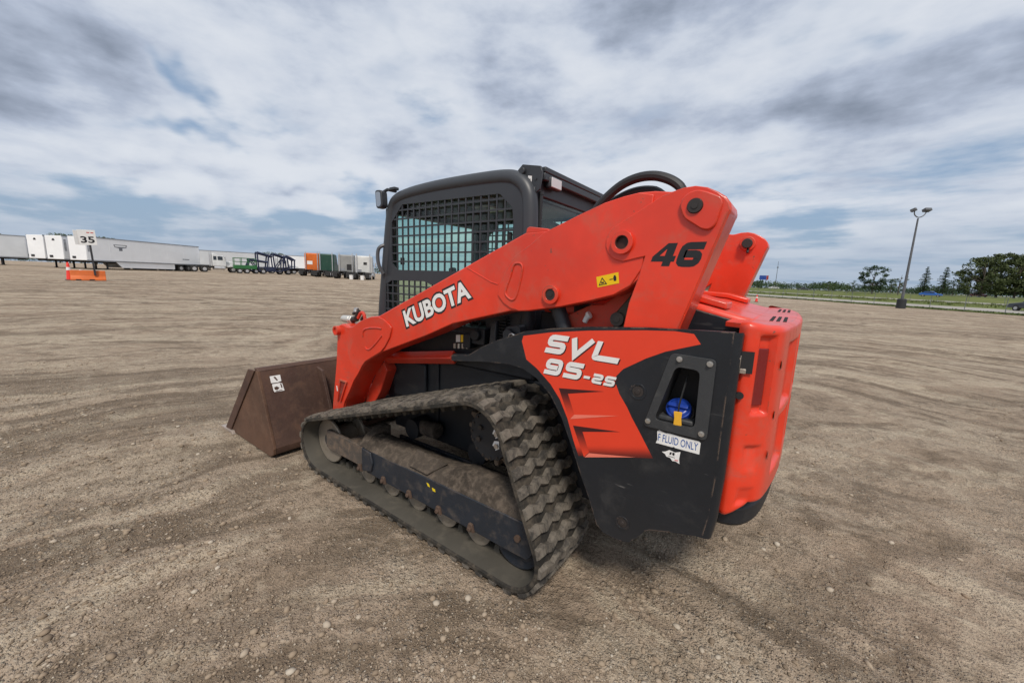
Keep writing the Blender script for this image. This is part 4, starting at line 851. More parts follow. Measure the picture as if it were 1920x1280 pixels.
# ---- bucket
bprof = [(2.52,.690),(2.40,.35),(2.305,.092),(2.318,.040),(2.37,.012),(3.18,.006)]
binn = [(2.537,.684),(2.417,.345),(2.322,.092),(2.332,.05),(2.376,.027),(3.18,.020)]
bk = ob('bucket', prism(bprof+binn[::-1], -1.085, 1.085), RUST, LD, bevel=.003)
for s in (1, -1):
    sp = ob('side_plate', side(prism([(2.52,.692),(2.56,.690),(3.20,.012),(2.37,.010),(2.316,.038),(2.302,.092)], 1.07, 1.092), s), mat('bucket_side_rust', (.105, .052, .030), .7, dust=.5, dustcol=(.15, .085, .052), dscale=2.5, var=.3, bump=.2, bscale=50, zdust=(-.1, .3, .5)), bk, bevel=.003)
    ob('side_cutter', side(prism([(2.545,.694),(2.665,.690),(3.30,.02),(3.19,.012)], 1.090, 1.104), s), RUST, sp, bevel=.003)
ob('cutting_edge', merge(prism([(3.10,.003),(3.12,.032),(3.38,.022),(3.39,.003)], -1.115, 1.115)), mat('worn_edge', (.45,.38,.33), .5, metal=.5, dust=.5), bk, bevel=.002)
ob('top_rail', prism([(2.515,.690),(2.545,.712),(2.60,.706),(2.575,.680)], -1.085, 1.085), RUST, bk, bevel=.006)
for y in (.42, -.42, .62, -.62):
    ob('back_rib', prism([(2.49,.66),(2.40,.64),(2.24,.20),(2.30,.10),(2.40,.38)], y-.012, y+.012), RUST, bk, bevel=.002)
# stuck-on label remains on the bucket's back
def on_back(lst):
    a = Vector((2.52, 0, .690)); d = (Vector((2.305, 0, .092))-a); n = Vector((-.941, 0, .338))
    return [tuple(a + d*t + n*.0025 + Vector((0, y, 0))) for y, t in lst]
for lst, m_ in (([(1.010,.085),(.930,.085),(.930,.17),(.960,.18),(1.010,.175)], WHT), ([(1.005,.19),(.950,.19),(.928,.20),(.922,.30),(1.000,.295),(1.004,.27)], WHT)):
    ob('torn_label', (on_back(lst), [tuple(range(len(lst)))]), m_, bk, smooth=0)
def lift(p): return [(x-.0015, y, z) for x, y, z in p]
for lst in ([(.995,.235),(.975,.225),(.955,.25),(.975,.275),(.992,.268)], [(.945,.20),(.936,.20),(.932,.255),(.942,.26)], [(.985,.10),(.97,.10),(.955,.15),(.965,.155)], [(.99,.285),(.94,.28),(.935,.287),(.985,.291)]):
    ob('printed_mark', (lift(on_back(lst)), [tuple(range(len(lst)))]), RUST, bk, smooth=0)

# ================================================================== SURROUNDINGS
def gpt(x, y): return (x, y, float(gz(x, y)))
def field_strip(name, m, n0, n1, t0, t1, h, seg=60, kind='structure', wob=0.):
    # sheet between two distances across the fence line (n) and along it (t)
    D = (-.608, .794); V, F = [], []; k = max(2, int((n1-n0)/6)+1)
    for a in range(seg+1):
        t = t0+(t1-t0)*a/seg
        for q in range(k+1):
            n = n0+(n1-n0)*q/k + (wob*math.sin(t*.21+q)*.5+wob*math.sin(t*.077)*.5 if q in (0, k) else 0)
            x = FD[0]*n+D[0]*t; y = FD[1]*n+D[1]*t; V.append((x, y, float(gz(x, y))+h))
    for a in range(seg):
        for q in range(k): i0 = a*(k+1)+q; F.append((i0, i0+k+1, i0+k+2, i0+1))
    return ob(name, (V, F), m, smooth=60, kind=kind)
def ground_mat(name, c0, c1, c2, s1, s2, bump=.4):
    m = bpy.data.materials.new(name); m.use_nodes = True; N = NT(m.node_tree); N.n.clear()
    b = N.add('ShaderNodeBsdfPrincipled'); o = N.add('ShaderNodeOutputMaterial'); N.l.new(b.outputs[0], o.inputs[0])
    wp = N.add('ShaderNodeNewGeometry').outputs['Position']; a = N.noise(wp, s1, 4, .6); q = N.noise(wp, s2, 4, .7)
    c = N.mix(N.ramp(a, .35, .65), c0, c1); c = N.mix(N.ramp(q, .5, .75, 0, .7), c, c2); N.set(b.inputs['Base Color'], c); b.inputs['Roughness'].default_value = .95; b.inputs['Specular IOR Level'].default_value = .1
    bn = N.add('ShaderNodeBump'); bn.inputs['Strength'].default_value = bump; bn.inputs['Distance'].default_value = .1; N.set(bn.inputs['Height'], q); N.l.new(bn.outputs[0], b.inputs['Normal']); return m
GRASS = ground_mat('meadow_grass', (.085, .115, .030), (.15, .165, .055), (.21, .20, .09), .15, 2.2)
GRASSD = ground_mat('verge_grass', (.060, .085, .022), (.10, .125, .035), (.16, .16, .07), .4, 3.)
PAVE = ground_mat('pale_road', (.30, .28, .25), (.36, .34, .31), (.42, .40, .37), .3, 4., .1)
field_strip('grass_verge', GRASSD, 41, 45.5, -150, 60, .03, wob=.5)
field_strip('gravel_road', PAVE, 45, 55, -170, 70, .045)
field_strip('grass_strip', GRASS, 55, 84, -220, 90, .03)
field_strip('highway', PAVE, 83.5, 95, -300, 140, .05)
field_strip('grass_field', GRASS, 95, 700, -900, 500, .06, 90)

DT = lambda t, n: (FD[0]*n-.608*t, FD[1]*n+.794*t)
GALV = mat('galvanised_wire', (.17, .18, .18), .6)
def fence(label, n, t0, t1, step, h):
    p0 = DT(t0, n); e = empty('wire_fence', gpt(*p0), label, 'fence'); e_inv = Vector(e.location)
    def rel(p): return (p[0]-e_inv.x, p[1]-e_inv.y, p[2]-e_inv.z)
    k = int((t1-t0)/step); tops = []
    post_me = mk('fence_post', cyl((0,0,-.2), (0,0,h), .026, n=8), GALV)
    for i in range(k+1):
        p = DT(t0+i*step, n); z = float(gz(*p)); link_mesh('fence_post', post_me, None, e, mtx=Matrix.Translation(rel((p[0], p[1], z)))); tops.append((p[0], p[1], z))
    for f_ in (1.0, .5, .08): ob('fence_rail' if f_ == 1.0 else 'fence_wire', tube([rel((x, y, z+h*f_)) for x, y, z in tops], 0.016 if f_ == 1.0 else .006, 5), GALV, e)
fence('wire fence with metal posts along the yard edge behind the light pole', 42.5, -75, 34, 3.0, 1.35)
fence('farther wire fence between the grass strip and the highway', 82.0, -170, 70, 5.0, 1.35)
# tufts of taller weeds along the near fence (uncountable)
def tufts(name, label, m, n, nr_, tr_, h0, h1):
    V, F = [], []
    for i in range(n):
        x, y = DT(random.uniform(*tr_), random.gauss(*nr_)); z = float(gz(x, y)); h = random.uniform(h0, h1)
        for k in range(5):
            a = random.uniform(0, 6.28); w = .05*h/h0*.5; dx, dy = math.cos(a), math.sin(a); l = random.uniform(.2, .6)*h; ox, oy = random.gauss(0, .15), random.gauss(0, .15); o = len(V)
            V += [(x+ox-dy*w, y+oy+dx*w, z), (x+ox+dy*w, y+oy-dx*w, z), (x+ox+dx*l, y+oy+dy*l, z+h)]; F.append((o, o+1, o+2))
    ob(name, (V, F), m, smooth=0, label=label, cat='grass', kind='stuff')
tufts('tall_grass', 'ragged tall grass growing along the near wire fence', GRASSD, 2200, (42.3, .6), (-90, 34), .08, .2)
tufts('meadow_tufts', 'rough grass tufts scattered over the strip between the roads', GRASS, 3000, (71, 6), (-150, 80), .15, .4)

# ---- light pole
lpx, lpy = -9.06, -49.9
e = empty('light_pole', gpt(lpx, lpy), 'tall grey floodlight pole on black base before the wire fence', 'light pole')
POLE = mat('pole_grey', (.10, .105, .115), .55)
ob('pole_base', merge(cyl((0,0,0), (0,0,.86), .36, .35, 20), cyl((0,0,.86), (0,0,.92), .35, .25, 20)), mat('base_black', (.02,.021,.024), .6), e, bevel=.03)
ob('pole_shaft', cyl((0,0,.9), (0,0,8.35), .115, .065, 12), POLE, e)
rt = Vector((-.805, -.592, 0)).normalized()
ob('cross_arm', tube(smoothline([tuple(rt*-.45+Vector((0,0,8.95))), tuple(rt*-.42+Vector((0,0,8.65))), (0,0,8.38), tuple(rt*.50+Vector((0,0,8.6))), tuple(rt*.68+Vector((0,0,9.0)))], 2), .045, 8), POLE, e)
for q, (k, zz_, hw) in enumerate(((-.55, 9.08, .17), (.68, 9.12, .30))):
    fl = ob('floodlight', xf(merge(box(-hw, hw, -.2, .2, -.13, .13)), Matrix.Translation(tuple(rt*k+Vector((0,0,zz_)))) @ Matrix.Rotation(math.atan2(rt.y, rt.x)+(.5 if q == 0 else 0), 4, 'Z') @ Matrix.Rotation(R(-25), 4, 'X')), POLE, e, bevel=.04)
    ob('floodlight_glass', xf(merge(box(-hw*.85, hw*.85, .201, .215, -.10, .10)), Matrix.Translation(tuple(rt*k+Vector((0,0,zz_)))) @ Matrix.Rotation(math.atan2(rt.y, rt.x)+(.5 if q == 0 else 0), 4, 'Z') @ Matrix.Rotation(R(-25), 4, 'X')), LAMPG, fl)

# ---- speed / lane sign with barrier and cone
def face(x, y): return math.atan2(CAM.y-y, CAM.x-x)           # heading that looks back at the yard's camera side
sx_, sy_ = 37.0, -1.95
e = empty('jersey_barrier', gpt(sx_, sy_), 'orange plastic jersey barrier at the foot of the number sign', 'barrier', rz=face(sx_, sy_))
ORG = mat('orange_plastic', (.62, .13, .018), .55, dust=.3, dustcol=(.45,.2,.09))
ob('barrier_body', prism([(.30,0),(.30,.10),(.12,.30),(.09,.72),(-.09,.72),(-.12,.30),(-.30,.10),(-.30,0)], -.86, .86, 'y') if False else ([p for p in prism([(.30,0),(.30,.10),(.14,.30),(.10,.66),(-.10,.66),(-.14,.30),(-.30,.10),(-.30,0)], -.80, .80)[0]], prism([(.30,0),(.30,.10),(.14,.30),(.10,.66),(-.10,.66),(-.14,.30),(-.30,.10),(-.30,0)], -.80, .80)[1]), ORG, e, bevel=.03)
for y in (-.45, .15): ob('forklift_slot', box(.285, .31, y-.12, y+.12, .02, .09), HOLE, e)
for y in (-.3, .35): ob('filler_lid', cyl((0,y,.66), (0,y,.70), .09, n=12), WHT, e)
e = empty('lane_sign', gpt(sx_-.25, sy_-.30), 'white lane sign numbered 35 on a dark post', 'sign', rz=face(sx_, sy_))
ob('sign_post', merge(xf(box(-.05, .05, -.05, .05, .35, 3.2), Matrix.Rotation(R(1.5), 4, 'X'))), mat('post_dark', (.03,.03,.035), .6), e)
pn = ob('sign_panel', xf(box(.06, .075, -.40, .40, 2.30, 3.26), Matrix.Rotation(R(3), 4, 'X')), WHT, e, bevel=.004)
ob('printed_letters', xf(onplane(fit2d(textgeo('35', 0, .03), .62, .42), (.079, -.31, 2.43), (0, 1, 0), (0, 0, 1)), Matrix.Rotation(R(3), 4, 'X')), INK, pn, smooth=0)
for k_, (a0, a1) in enumerate(((-.16, -.02), (.02, .16))): ob('printed_mark', box(.0755, .0775, a0, a1, 3.06, 3.12), mat('sign_red', (.5,.05,.04), .5), pn)
ob('back_panel', xf(box(-.075, -.06, -.58, .22, 2.32, 3.22), Matrix.Rotation(R(3), 4, 'X') @ Matrix.Rotation(R(12), 4, 'Z')), WHT, e, bevel=.004)
def cone(x, y, h, label, w=1.):
    e = empty('traffic_cone', gpt(x, y), label, 'traffic cone', 'traffic cones')
    ob('cone_base', prism(roundpoly([(-.18*w,-.18*w),(.18*w,-.18*w),(.18*w,.18*w),(-.18*w,.18*w)], .03), 0, .04, 'z'), mat('cone_black', (.03,.03,.03), .7), e)
    CO = mat('cone_orange', (.85, .05, .035), .5)
    ob('cone_body', merge(cyl((0,0,.04), (0,0,h*.90), .13*w, .055*w, 16), cyl((0,0,h*.90), (0,0,h), .055*w, .03*w, 16)), CO, e)
    ob('reflective_band', cyl((0,0,h*.55), (0,0,h*.72), .132*w-.075*w*.55/.9+.012, .132*w-.075*w*.72/.9+.012, 16), WHT, e)
cone(37.3, -1.14, 1.15, 'tall red traffic cone with white band beside the orange barrier', 1.15)
cone(2.46, -45.4, .75, 'small red traffic cone out on the dirt beyond the loader')

# ---- trailers
TW = mat('trailer_white', (.86, .87, .88), .45, dust=.12, dustcol=(.45,.43,.40), dscale=.6, var=.04)
TG = mat('trailer_grey', (.58, .60, .62), .45, dust=.2, dustcol=(.36,.35,.33), dscale=.6, var=.06)
TR = mat('trailer_rail', (.30, .31, .33), .4, metal=.4); TUND = mat('underframe', (.018,.018,.02), .7, dust=.3)
TYRE = mat('tyre', (.022,.022,.022), .85, dust=.4); HUB = mat('wheel_hub', (.55,.55,.56), .4, metal=.5)
def wheel(parent, x, y, z, r=.5, w=.28, sgn=1, rim=HUB):
    t = ob('wheel', merge(cyl((x, y-w/2, z), (x, y+w/2, z), r, n=22)), TYRE, parent, bevel=.04)
    ob('rim', merge(cyl((x, y+sgn*(w/2-.02), z), (x, y+sgn*(w/2+.015), z), r*.52, n=16), cyl((x, y+sgn*(w/2), z), (x, y+sgn*(w/2+.06), z), r*.2, n=12)), rim, t)
def trailer(nx_, ny_, head, L, label, skirt=False, m=TW, emblem=False, lettering=False):
    # origin at the middle of the nose on the ground; local +x runs back along the trailer
    e = empty('box_trailer', gpt(nx_, ny_), label, 'trailer', 'box trailers', rz=head)
    bd = ob('trailer_body', box(0, L, -1.29, 1.29, 1.12, 4.08), m, e, bevel=.04)
    n = int(L/1.22)
    for s in (1, -1):
        for k in range(n+1): ob('side_post', box(.1+k*(L-.25)/n, .13+k*(L-.25)/n, s*1.29-.006 if s > 0 else -1.302, 1.302 if s > 0 else -1.284, 1.22, 3.98), m, bd) if k % 2 == 0 else None
        ob('bottom_rail', box(-.01, L+.01, s*1.30-.02, s*1.30+.02, 1.05, 1.20), TR, bd); ob('top_rail', box(-.01, L+.01, s*1.30-.018, s*1.30+.018, 3.98, 4.10), TR, bd)
        if skirt: ob('side_skirt', prism([(3.2,1.06),(3.9,.30),(L-4.2,.30),(L-4.2,1.06)], s*1.22-.02, s*1.22+.02), m, e)
        ob('landing_leg', merge(box(2.3, 2.45, s*.9-.07, s*.9+.07, .08, 1.1), box(2.2, 2.55, s*.9-.14, s*.9+.14, 0, .08)), TUND, e)
        for x in (L-3.2, L-1.95): wheel(e, x, s*.98, .5, .5, .55, s)
        ob('mud_flap', box(L-1.2, L-1.17, s*.98-.3, s*.98+.3, .25, 1.05), TUND, e)
    ob('underframe', merge(box(.3, L-.1, -.5, .5, .85, 1.1), box(L-3.6, L-1.4, -.55, .55, .55, .9)), TUND, e)
    ob('nose_fitting', merge(box(-.05, 0, .35, .85, 1.35, 1.62)), TUND, bd); ob('nose_emblem', prism([(-.22,3.45),(.22,3.45),(.12,3.7),(-.12,3.7)], -.02, -.001, 'x'), TUND, bd)
    if emblem:
        for s in (1, -1):
            ob('printed_emblem', side(plate([(3.1,3.35),(4.7,3.35),(4.6,3.0),(4.1,2.9),(4.1,2.55),(3.7,2.55),(3.7,2.9),(3.2,3.0)], [[(3.2,3.27),(4.6,3.27),(4.5,3.07),(3.3,3.07)]], 1.2935, 1.2965), s), mat('emblem_grey', (.16,.17,.19), .5), bd)
            ob('printed_mark', side(plate([(L-2.9,1.95),(L-1.8,1.95),(L-1.8,1.82),(L-2.9,1.82)], [], 1.2935, 1.2965), s), MATS['emblem_grey'], bd)
    if lettering:
        for k in range(9): ob('printed_mark', box(.18, .40, 1.2935, 1.2965, 3.5-.16*k, 3.6-.16*k), MATS.get('emblem_grey') or mat('emblem_grey', (.16,.17,.19), .5), bd); ob('printed_mark', box(.18, .40, -1.2965, -1.2935, 3.5-.16*k, 3.6-.16*k), MATS['emblem_grey'], bd)
    ob('rear_door', merge(box(L, L+.04, -1.24, -.01, 1.2, 4.0), ), m, bd); ob('rear_door', box(L, L+.04, .01, 1.24, 1.2, 4.0), m, bd)
    return e
H = R(-62)
off = Vector((math.cos(H+math.pi/2), math.sin(H+math.pi/2)))      # sideways from trailer axis, away from camera
n1 = Vector((72.0, -6.0)) + off*1.29
trailer(n1.x, n1.y, H, 15.3, 'long white box trailer with grey emblem and skirt, behind the number sign', True, TW, True, True)
n2 = n1 + off*3.5; trailer(n2.x, n2.y, H, 14.2, 'white box trailer parked next left of the long skirted one', False, TW, False, True)
n3 = n1 + off*6.4; trailer(n3.x, n3.y, H, 14.2, 'white box trailer, its plain nose third from the long skirted trailer', False, TW)
trailer(88.0, -2.2, R(84), 14.2, 'light grey box trailer cut off by the left edge', True, TG)
trailer(100, -24.3, R(-100), 13.0, 'pale grey trailer behind the white day cab truck', False, TG)
trailer(99, -33.2, R(-103), 14.2, 'white trailer directly behind the blue car hauler', False, TW)

# ---- trucks
def truck(x, y, head, label, body, sleeper=True, hoodlen=1.7, back=None, tall=3.75, rearm=None):
    # local +x is forward; origin under the back of the cab
    e = empty('semi_tractor', gpt(x, y), label, 'truck', 'parked semi tractors', rz=head)
    cl = 2.6 if sleeper else 1.7
    cb = ob('truck_cab', prism([(0,1.0),(0,tall-.1),(.25,tall),(cl-.8,tall-.05) if sleeper else (cl-.6,tall-.6),(cl-.25,2.75),(cl+.15,1.95),(cl+.15,1.0)], -1.18, 1.18), body, e, bevel=.09, seg=3)
    ob('hood', prism([(cl+.12,.85),(cl+.12,1.92),(cl+hoodlen*.7,1.72),(cl+hoodlen,1.5),(cl+hoodlen+.05,.75)], -.95, .95), body, e, bevel=.12, seg=3)
    ob('grille', box(cl+hoodlen+.02, cl+hoodlen+.08, -.5, .5, .8, 1.45), HUB, e); ob('bumper', box(cl+hoodlen-.1, cl+hoodlen+.2, -1.15, 1.15, .4, .78), HUB, e, bevel=.05)
    ob('windscreen', xf(box(-.02, .02, -1.02, 1.02, -.38, .38), Matrix.Translation((cl-.02,0,2.36)) @ Matrix.Rotation(R(-26), 4, 'Y')), mat('truck_glass', (.02,.025,.03), .08, spec=.8), cb)
    for s in (1, -1):
        ob('side_window', box(cl-1.0, cl-.32, s*1.18-.012, s*1.18+.012, 2.0, 2.62), MATS['truck_glass'], cb, bevel=.01)
        if not sleeper: ob('rear_side_window', box(.12, .55, s*1.18-.012, s*1.18+.012, 2.0, 2.62), MATS['truck_glass'], cb, bevel=.01)
        ob('mirror', merge(box(cl-.05, cl+.05, s*1.45-.1, s*1.45+.1, 2.0, 2.6), tube([(cl, s*1.15, 2.1), (cl, s*1.42, 2.1)], .02, 5)), HUB, e)
        ob('exhaust_stack', cyl((-.12, s*.95, 1.0), (-.12, s*.95, tall+.25), .075, n=10), HUB, e)
        ob('fuel_tank', cyl((.2, s*.98, .72), (1.6, s*.98, .72), .30, n=16), HUB, e, bevel=.03); ob('step', box(1.65, cl, s*1.12-.1, s*1.12+.1, .45, .95), body, e, bevel=.03)
        wheel(e, cl+hoodlen*.55, s*.98, .5, .5, .3, s); ob('fender', prism([(cl+hoodlen*.55-.65,.95),(cl+hoodlen*.55-.45,1.2),(cl+hoodlen*.55+.45,1.2),(cl+hoodlen*.55+.7,.9)], s*1.0-.2, s*1.0+.2), body, e, bevel=.03)
        for q in (-1.1, -2.4): wheel(e, q, s*.92, .5, .5, .55, s)
        ob('frame_rail', box(-3.3, cl+hoodlen-.2, s*.42-.06, s*.42+.06, .70, .98), TUND, e)
        ob('mud_flap', box(-3.2, -3.17, s*.92-.3, s*.92+.3, .25, 1.0), TUND, e)
    ob('fifth_wheel', prism([(-.55,.5),(.2,.42),(.55,.1),(.55,-.1),(.2,-.42),(-.55,-.5)] if False else [(-2.3,.5),(-1.3,.4),(-1.1,0),(-1.3,-.4),(-2.3,-.5)], 1.0, 1.12, 'z'), TUND, e)
    if rearm:
        for r_ in rearm: ob('back_panel', box(-.02, -.002, *r_[:4]), r_[4], cb)
    return e
def paint(n, c, r_=.4): return mat(n, c, r_, dust=.25, dustcol=(.3,.27,.24), dscale=.9)
los = lambda x, y: math.atan2(y-CAM.y, x-CAM.x)
truck(78.2, -20.8, los(78, -22)-R(82), 'white day cab truck facing right beside the long trailer', paint('truck_white', (.66,.67,.67)), False, 1.9, tall=3.1)
h0 = los(66, -32)
truck(68.2, -32.4, h0-R(14), 'orange semi tractor with square sleeper, first of the row of cab backs', paint('truck_orange', (.60,.13,.012)), True, tall=3.95, rearm=[(-.1, .75, 2.0, 2.6, WHT), (-.9, .9, .95, 1.0, TUND)])
truck(63.0, -32.2, h0-R(16), 'dark green semi tractor between the orange and grey cabs', paint('truck_green', (.010,.055,.035)), True, tall=3.8)
truck(56.6, -31.9, h0-R(16), 'silver grey semi tractor between the green and white cabs', paint('truck_silver', (.27,.27,.26)), True, tall=3.65, rearm=[(-.8, -.1, 1.3, 2.2, TUND), (.2, .9, 1.2, 1.6, TR)])
truck(53.0, -32.6, h0-R(14), 'white semi tractor nearest the loader cab, end of the row', paint('truck_offwhite', (.60,.60,.58)), True, tall=3.55, rearm=[(-.5, .0, 2.2, 2.6, TUND), (.3, .8, 1.1, 1.5, TR)])
truck(84.5, -33.6, los(78, -30)-R(80), 'white truck half hidden behind the blue car hauler', paint('truck_white', (.66,.67,.67)), False, 1.9, tall=3.2)
for x, y, l_ in ((51.4, -29.55, 'white plastic drum standing by the silver truck'), (49.9, -30.35, 'white plastic drum standing by the white truck at the row end')):
    e = empty('drum', gpt(x, y), l_, 'drum', 'white drums'); ob('drum_body', merge(cyl((0,0,0), (0,0,.62), .26, .28, 18)), WHT, e, bevel=.02); ob('drum_rim', cyl((0,0,.62), (0,0,.66), .30, n=18), WHT, e)
# car hauler
NAVY = paint('hauler_navy', (.012,.020,.060))
hx, hy = 74.2, -27.4; hd = los(hx, hy)-R(82)
e = empty('car_hauler', gpt(hx, hy), 'dark blue empty car hauler trailer with sloping upper ramps', 'trailer', rz=hd)
ob('lower_deck', merge(prism([(-4.2,.75),(-2.2,.45),(2.0,.45),(3.8,1.05),(4.4,1.05),(4.4,1.2),(3.7,1.2),(2.0,.65),(-2.2,.65),(-4.2,.92)], -1.2, 1.2)), NAVY, e, bevel=.02)
for s in (1, -1):
    for x0, z0, x1, z1 in ((-2.9,1.0,-2.3,2.4), (-1.2,.6,-1.3,3.55), (.0,.6,.35,3.2), (1.2,.6,1.0,3.45), (2.4,.7,2.6,2.9), (3.3,1.1,3.1,3.15), (4.2,1.1,4.25,2.5)):
        ob('deck_post', tube([(x0, s*1.15, z0), (x1, s*1.15, z1)], .12, 6), NAVY, e)
    for a in ([(-2.6,2.35),(-1.3,2.2),(.2,2.0)], [(-1.35,3.6),(-.6,3.4),(.9,3.0)], [(1.0,3.5),(1.8,3.3),(2.9,2.9)], [(2.9,3.25),(3.6,3.0),(4.4,2.5)]): ob('upper_ramp', tube([(x, s*1.0, z) for x, z in a], .18, 6), NAVY, e)
    for x in (-1.6, -.55): wheel(e, x, s*1.0, .45, .42, .4, s)
    ob('deck_brace', merge(tube([(-2.3,s*1.1,2.3),(-1.2,s*1.1,.7)], .09, 5)), NAVY, e); ob('deck_brace', tube([(1.2,s*1.1,.7),(2.5,s*1.1,2.7)], .09, 5), NAVY, e); ob('tool_box', box(-.2, 1.0, s*1.05-.2, s*1.05+.2, .65, 1.25), NAVY, e)
    ob('side_rail', tube([(-4.2,s*1.2,.95),(-2.2,s*1.2,1.0),(2.0,s*1.2,1.0),(4.4,s*1.2,1.5)], .06, 6), NAVY, e)
# green equipment trailer
GRN = paint('equipment_green', (.02,.13,.035))
gx, gy = 74.5, -24.2; e = empty('equipment_trailer', gpt(gx, gy), 'green railed equipment trailer between white truck and blue hauler', 'trailer', rz=los(gx, gy)-R(85))
ob('trailer_deck', box(-1.5, 1.7, -1.1, 1.1, .75, 1.35), GRN, e, bevel=.03)
for x in (-1.4, -.4, .6, 1.6):
    for s in (1, -1): ob('rail_post', tube([(x, s*1.05, 1.3), (x, s*1.05, 2.55)], .05, 6), GRN, e)
for s in (1, -1):
    for z in (1.9, 2.5): ob('guard_rail', tube([(-1.45, s*1.05, z), (1.65, s*1.05, z)], .045, 6), GRN, e)
    for x in (-.7, .3): wheel(e, x, s*.95, .42, .42, .3, s)

def flatbed(x, y, head, L, label, m):
    e = empty('flatbed_trailer', gpt(x, y), label, 'trailer', 'flatbed trailers', rz=head)
    ob('flatbed_deck', box(-L/2, L/2, -1.25, 1.25, 1.0, 1.22), m, e, bevel=.02); ob('headboard', box(L/2-.1, L/2, -1.25, 1.25, 1.2, 2.5), m, e, bevel=.02); ob('underframe', box(-L/2+.3, L/2-.2, -.45, .45, .68, 1.0), TUND, e)
    for s in (1, -1):
        for q in (-L/2+.8, -L/2+2.1): wheel(e, q, s*.95, .5, .5, .5, s)
        ob('landing_leg', box(L/2-2.2, L/2-2.05, s*.8-.08, s*.8+.08, 0, 1.0), TUND, e)
flatbed(73.5, -32.2, los(73, -32)-R(84), 7.0, 'dark flatbed trailer between the blue hauler and orange truck', paint('flatbed_black', (.025,.025,.03)))
# ---- cars on the far road, billboard, mast
def car(x, y, head, label, m, pickup=False, L=4.6):
    e = empty('car', gpt(x, y), label, 'car', 'vehicles beyond the fences', rz=head); h = .35
    ob('car_body', prism([(-L/2,.35),(-L/2,.85),(-L/2+.3,.98),(L/2-1.2,.95),(L/2-.1,.78),(L/2,.55),(L/2,.35)], -.85, .85), m, e, bevel=.08, seg=3)
    cab = [(-.4,.95),(-.2,1.55),(.7,1.55),(1.2,.95)] if pickup else [(-L/2+.5,.95),(-L/2+1.2,1.42),(.5,1.42),(1.2,.95)]
    gh = ob('cabin', prism(cab, -.72, .72), m, e, bevel=.05)
    for s in (1, -1):
        ob('side_window', side(prism([(cab[0][0]+.2,.98),(cab[1][0]+.08,1.34),(cab[2][0]-.05,1.34),(cab[3][0]-.22,.98)], .722, .74), s), MATS['truck_glass'], gh)
        for q in (-L/2+.85, L/2-.85): wheel(e, q, s*.76, .33, .33, .22, s)
car(-31.0, -155, R(165), 'bright blue car on the grass right of the light pole', paint('car_blue', (.01,.12,.50), .3))
car(-3.2, -250, R(20), 'dark pickup far off on the highway', paint('car_dark', (.03,.035,.045), .3), True, 5.6)
car(9.5, -240, R(20), 'white car far off beside the loader rear arm', paint('car_white', (.6,.6,.6), .3))
car(-20.9, -60.6, R(-60), 'dark grey car at the right edge on the gravel road', paint('car_grey', (.05,.055,.07), .3))
car(-46, -180, R(100), 'dark red car on the grass before the big trees', paint('car_red', (.22,.02,.018), .4), False, 5.2)
bx_, by_ = 20.0, -330.0; e = empty('billboard', gpt(bx_, by_), 'blue and red roadside billboard far behind the loader', 'billboard', rz=face(bx_, by_))
ob('billboard_panel', box(-.2, .2, -2.6, 1.6, 6.0, 9.0), paint('board_blue', (.02,.06,.30)), e); ob('billboard_panel', box(-.2, .2, 1.65, 2.9, 6.0, 9.0), paint('board_red', (.35,.04,.04)), e)
for y in (-1.6, 1.6): ob('billboard_post', cyl((0,y,0), (0,y,6.1), .2, n=8), TUND, e)
mx_, my_ = 12.5, -330.0; e = empty('radio_mast', gpt(mx_, my_), 'thin radio mast on the far skyline', 'mast')
ob('mast_pole', cyl((0,0,0), (0,0,19), .22, .10, 8), POLE, e); ob('mast_antenna', box(-.5, .5, -.1, .1, 14.5, 15.2), POLE, e)

# ---- trees
def leafmat(name, c0, c1):
    m = bpy.data.materials.new(name); m.use_nodes = True; N = NT(m.node_tree); N.n.clear()
    b = N.add('ShaderNodeBsdfPrincipled'); o = N.add('ShaderNodeOutputMaterial'); N.l.new(b.outputs[0], o.inputs[0])
    ri = N.add('ShaderNodeNewGeometry').outputs['Random Per Island']; N.set(b.inputs['Base Color'], N.mix(ri, c0, c1)); b.inputs['Roughness'].default_value = .7; b.inputs['Specular IOR Level'].default_value = .2
    return m
LF = [leafmat('leaf_mid', (.040, .070, .020), (.095, .130, .042)), leafmat('leaf_dark', (.020, .042, .018), (.050, .080, .034)), leafmat('leaf_olive', (.042, .060, .022), (.095, .115, .045))]
BARK = mat('bark', (.075, .060, .048), .9)
def leaves(V, F, c, r, n, size, squash=1.):
    for _ in range(n):
        d = Vector((random.gauss(0,1), random.gauss(0,1), random.gauss(0,1))).normalized(); p = Vector(c)+Vector((d.x*r, d.y*r, d.z*r*squash))*(random.random()**.45)
        a = Vector((random.gauss(0,1), random.gauss(0,1), random.gauss(0,1))).normalized(); b_ = a.cross(Vector((random.gauss(0,1), random.gauss(0,1), random.gauss(0,1)))).normalized(); q = size*random.uniform(.6, 1.3); o = len(V)
        V += [tuple(p-a*q), tuple(p+b_*q*.6), tuple(p+a*q), tuple(p-b_*q*.6)]; F.append((o, o+1, o+2, o+3))
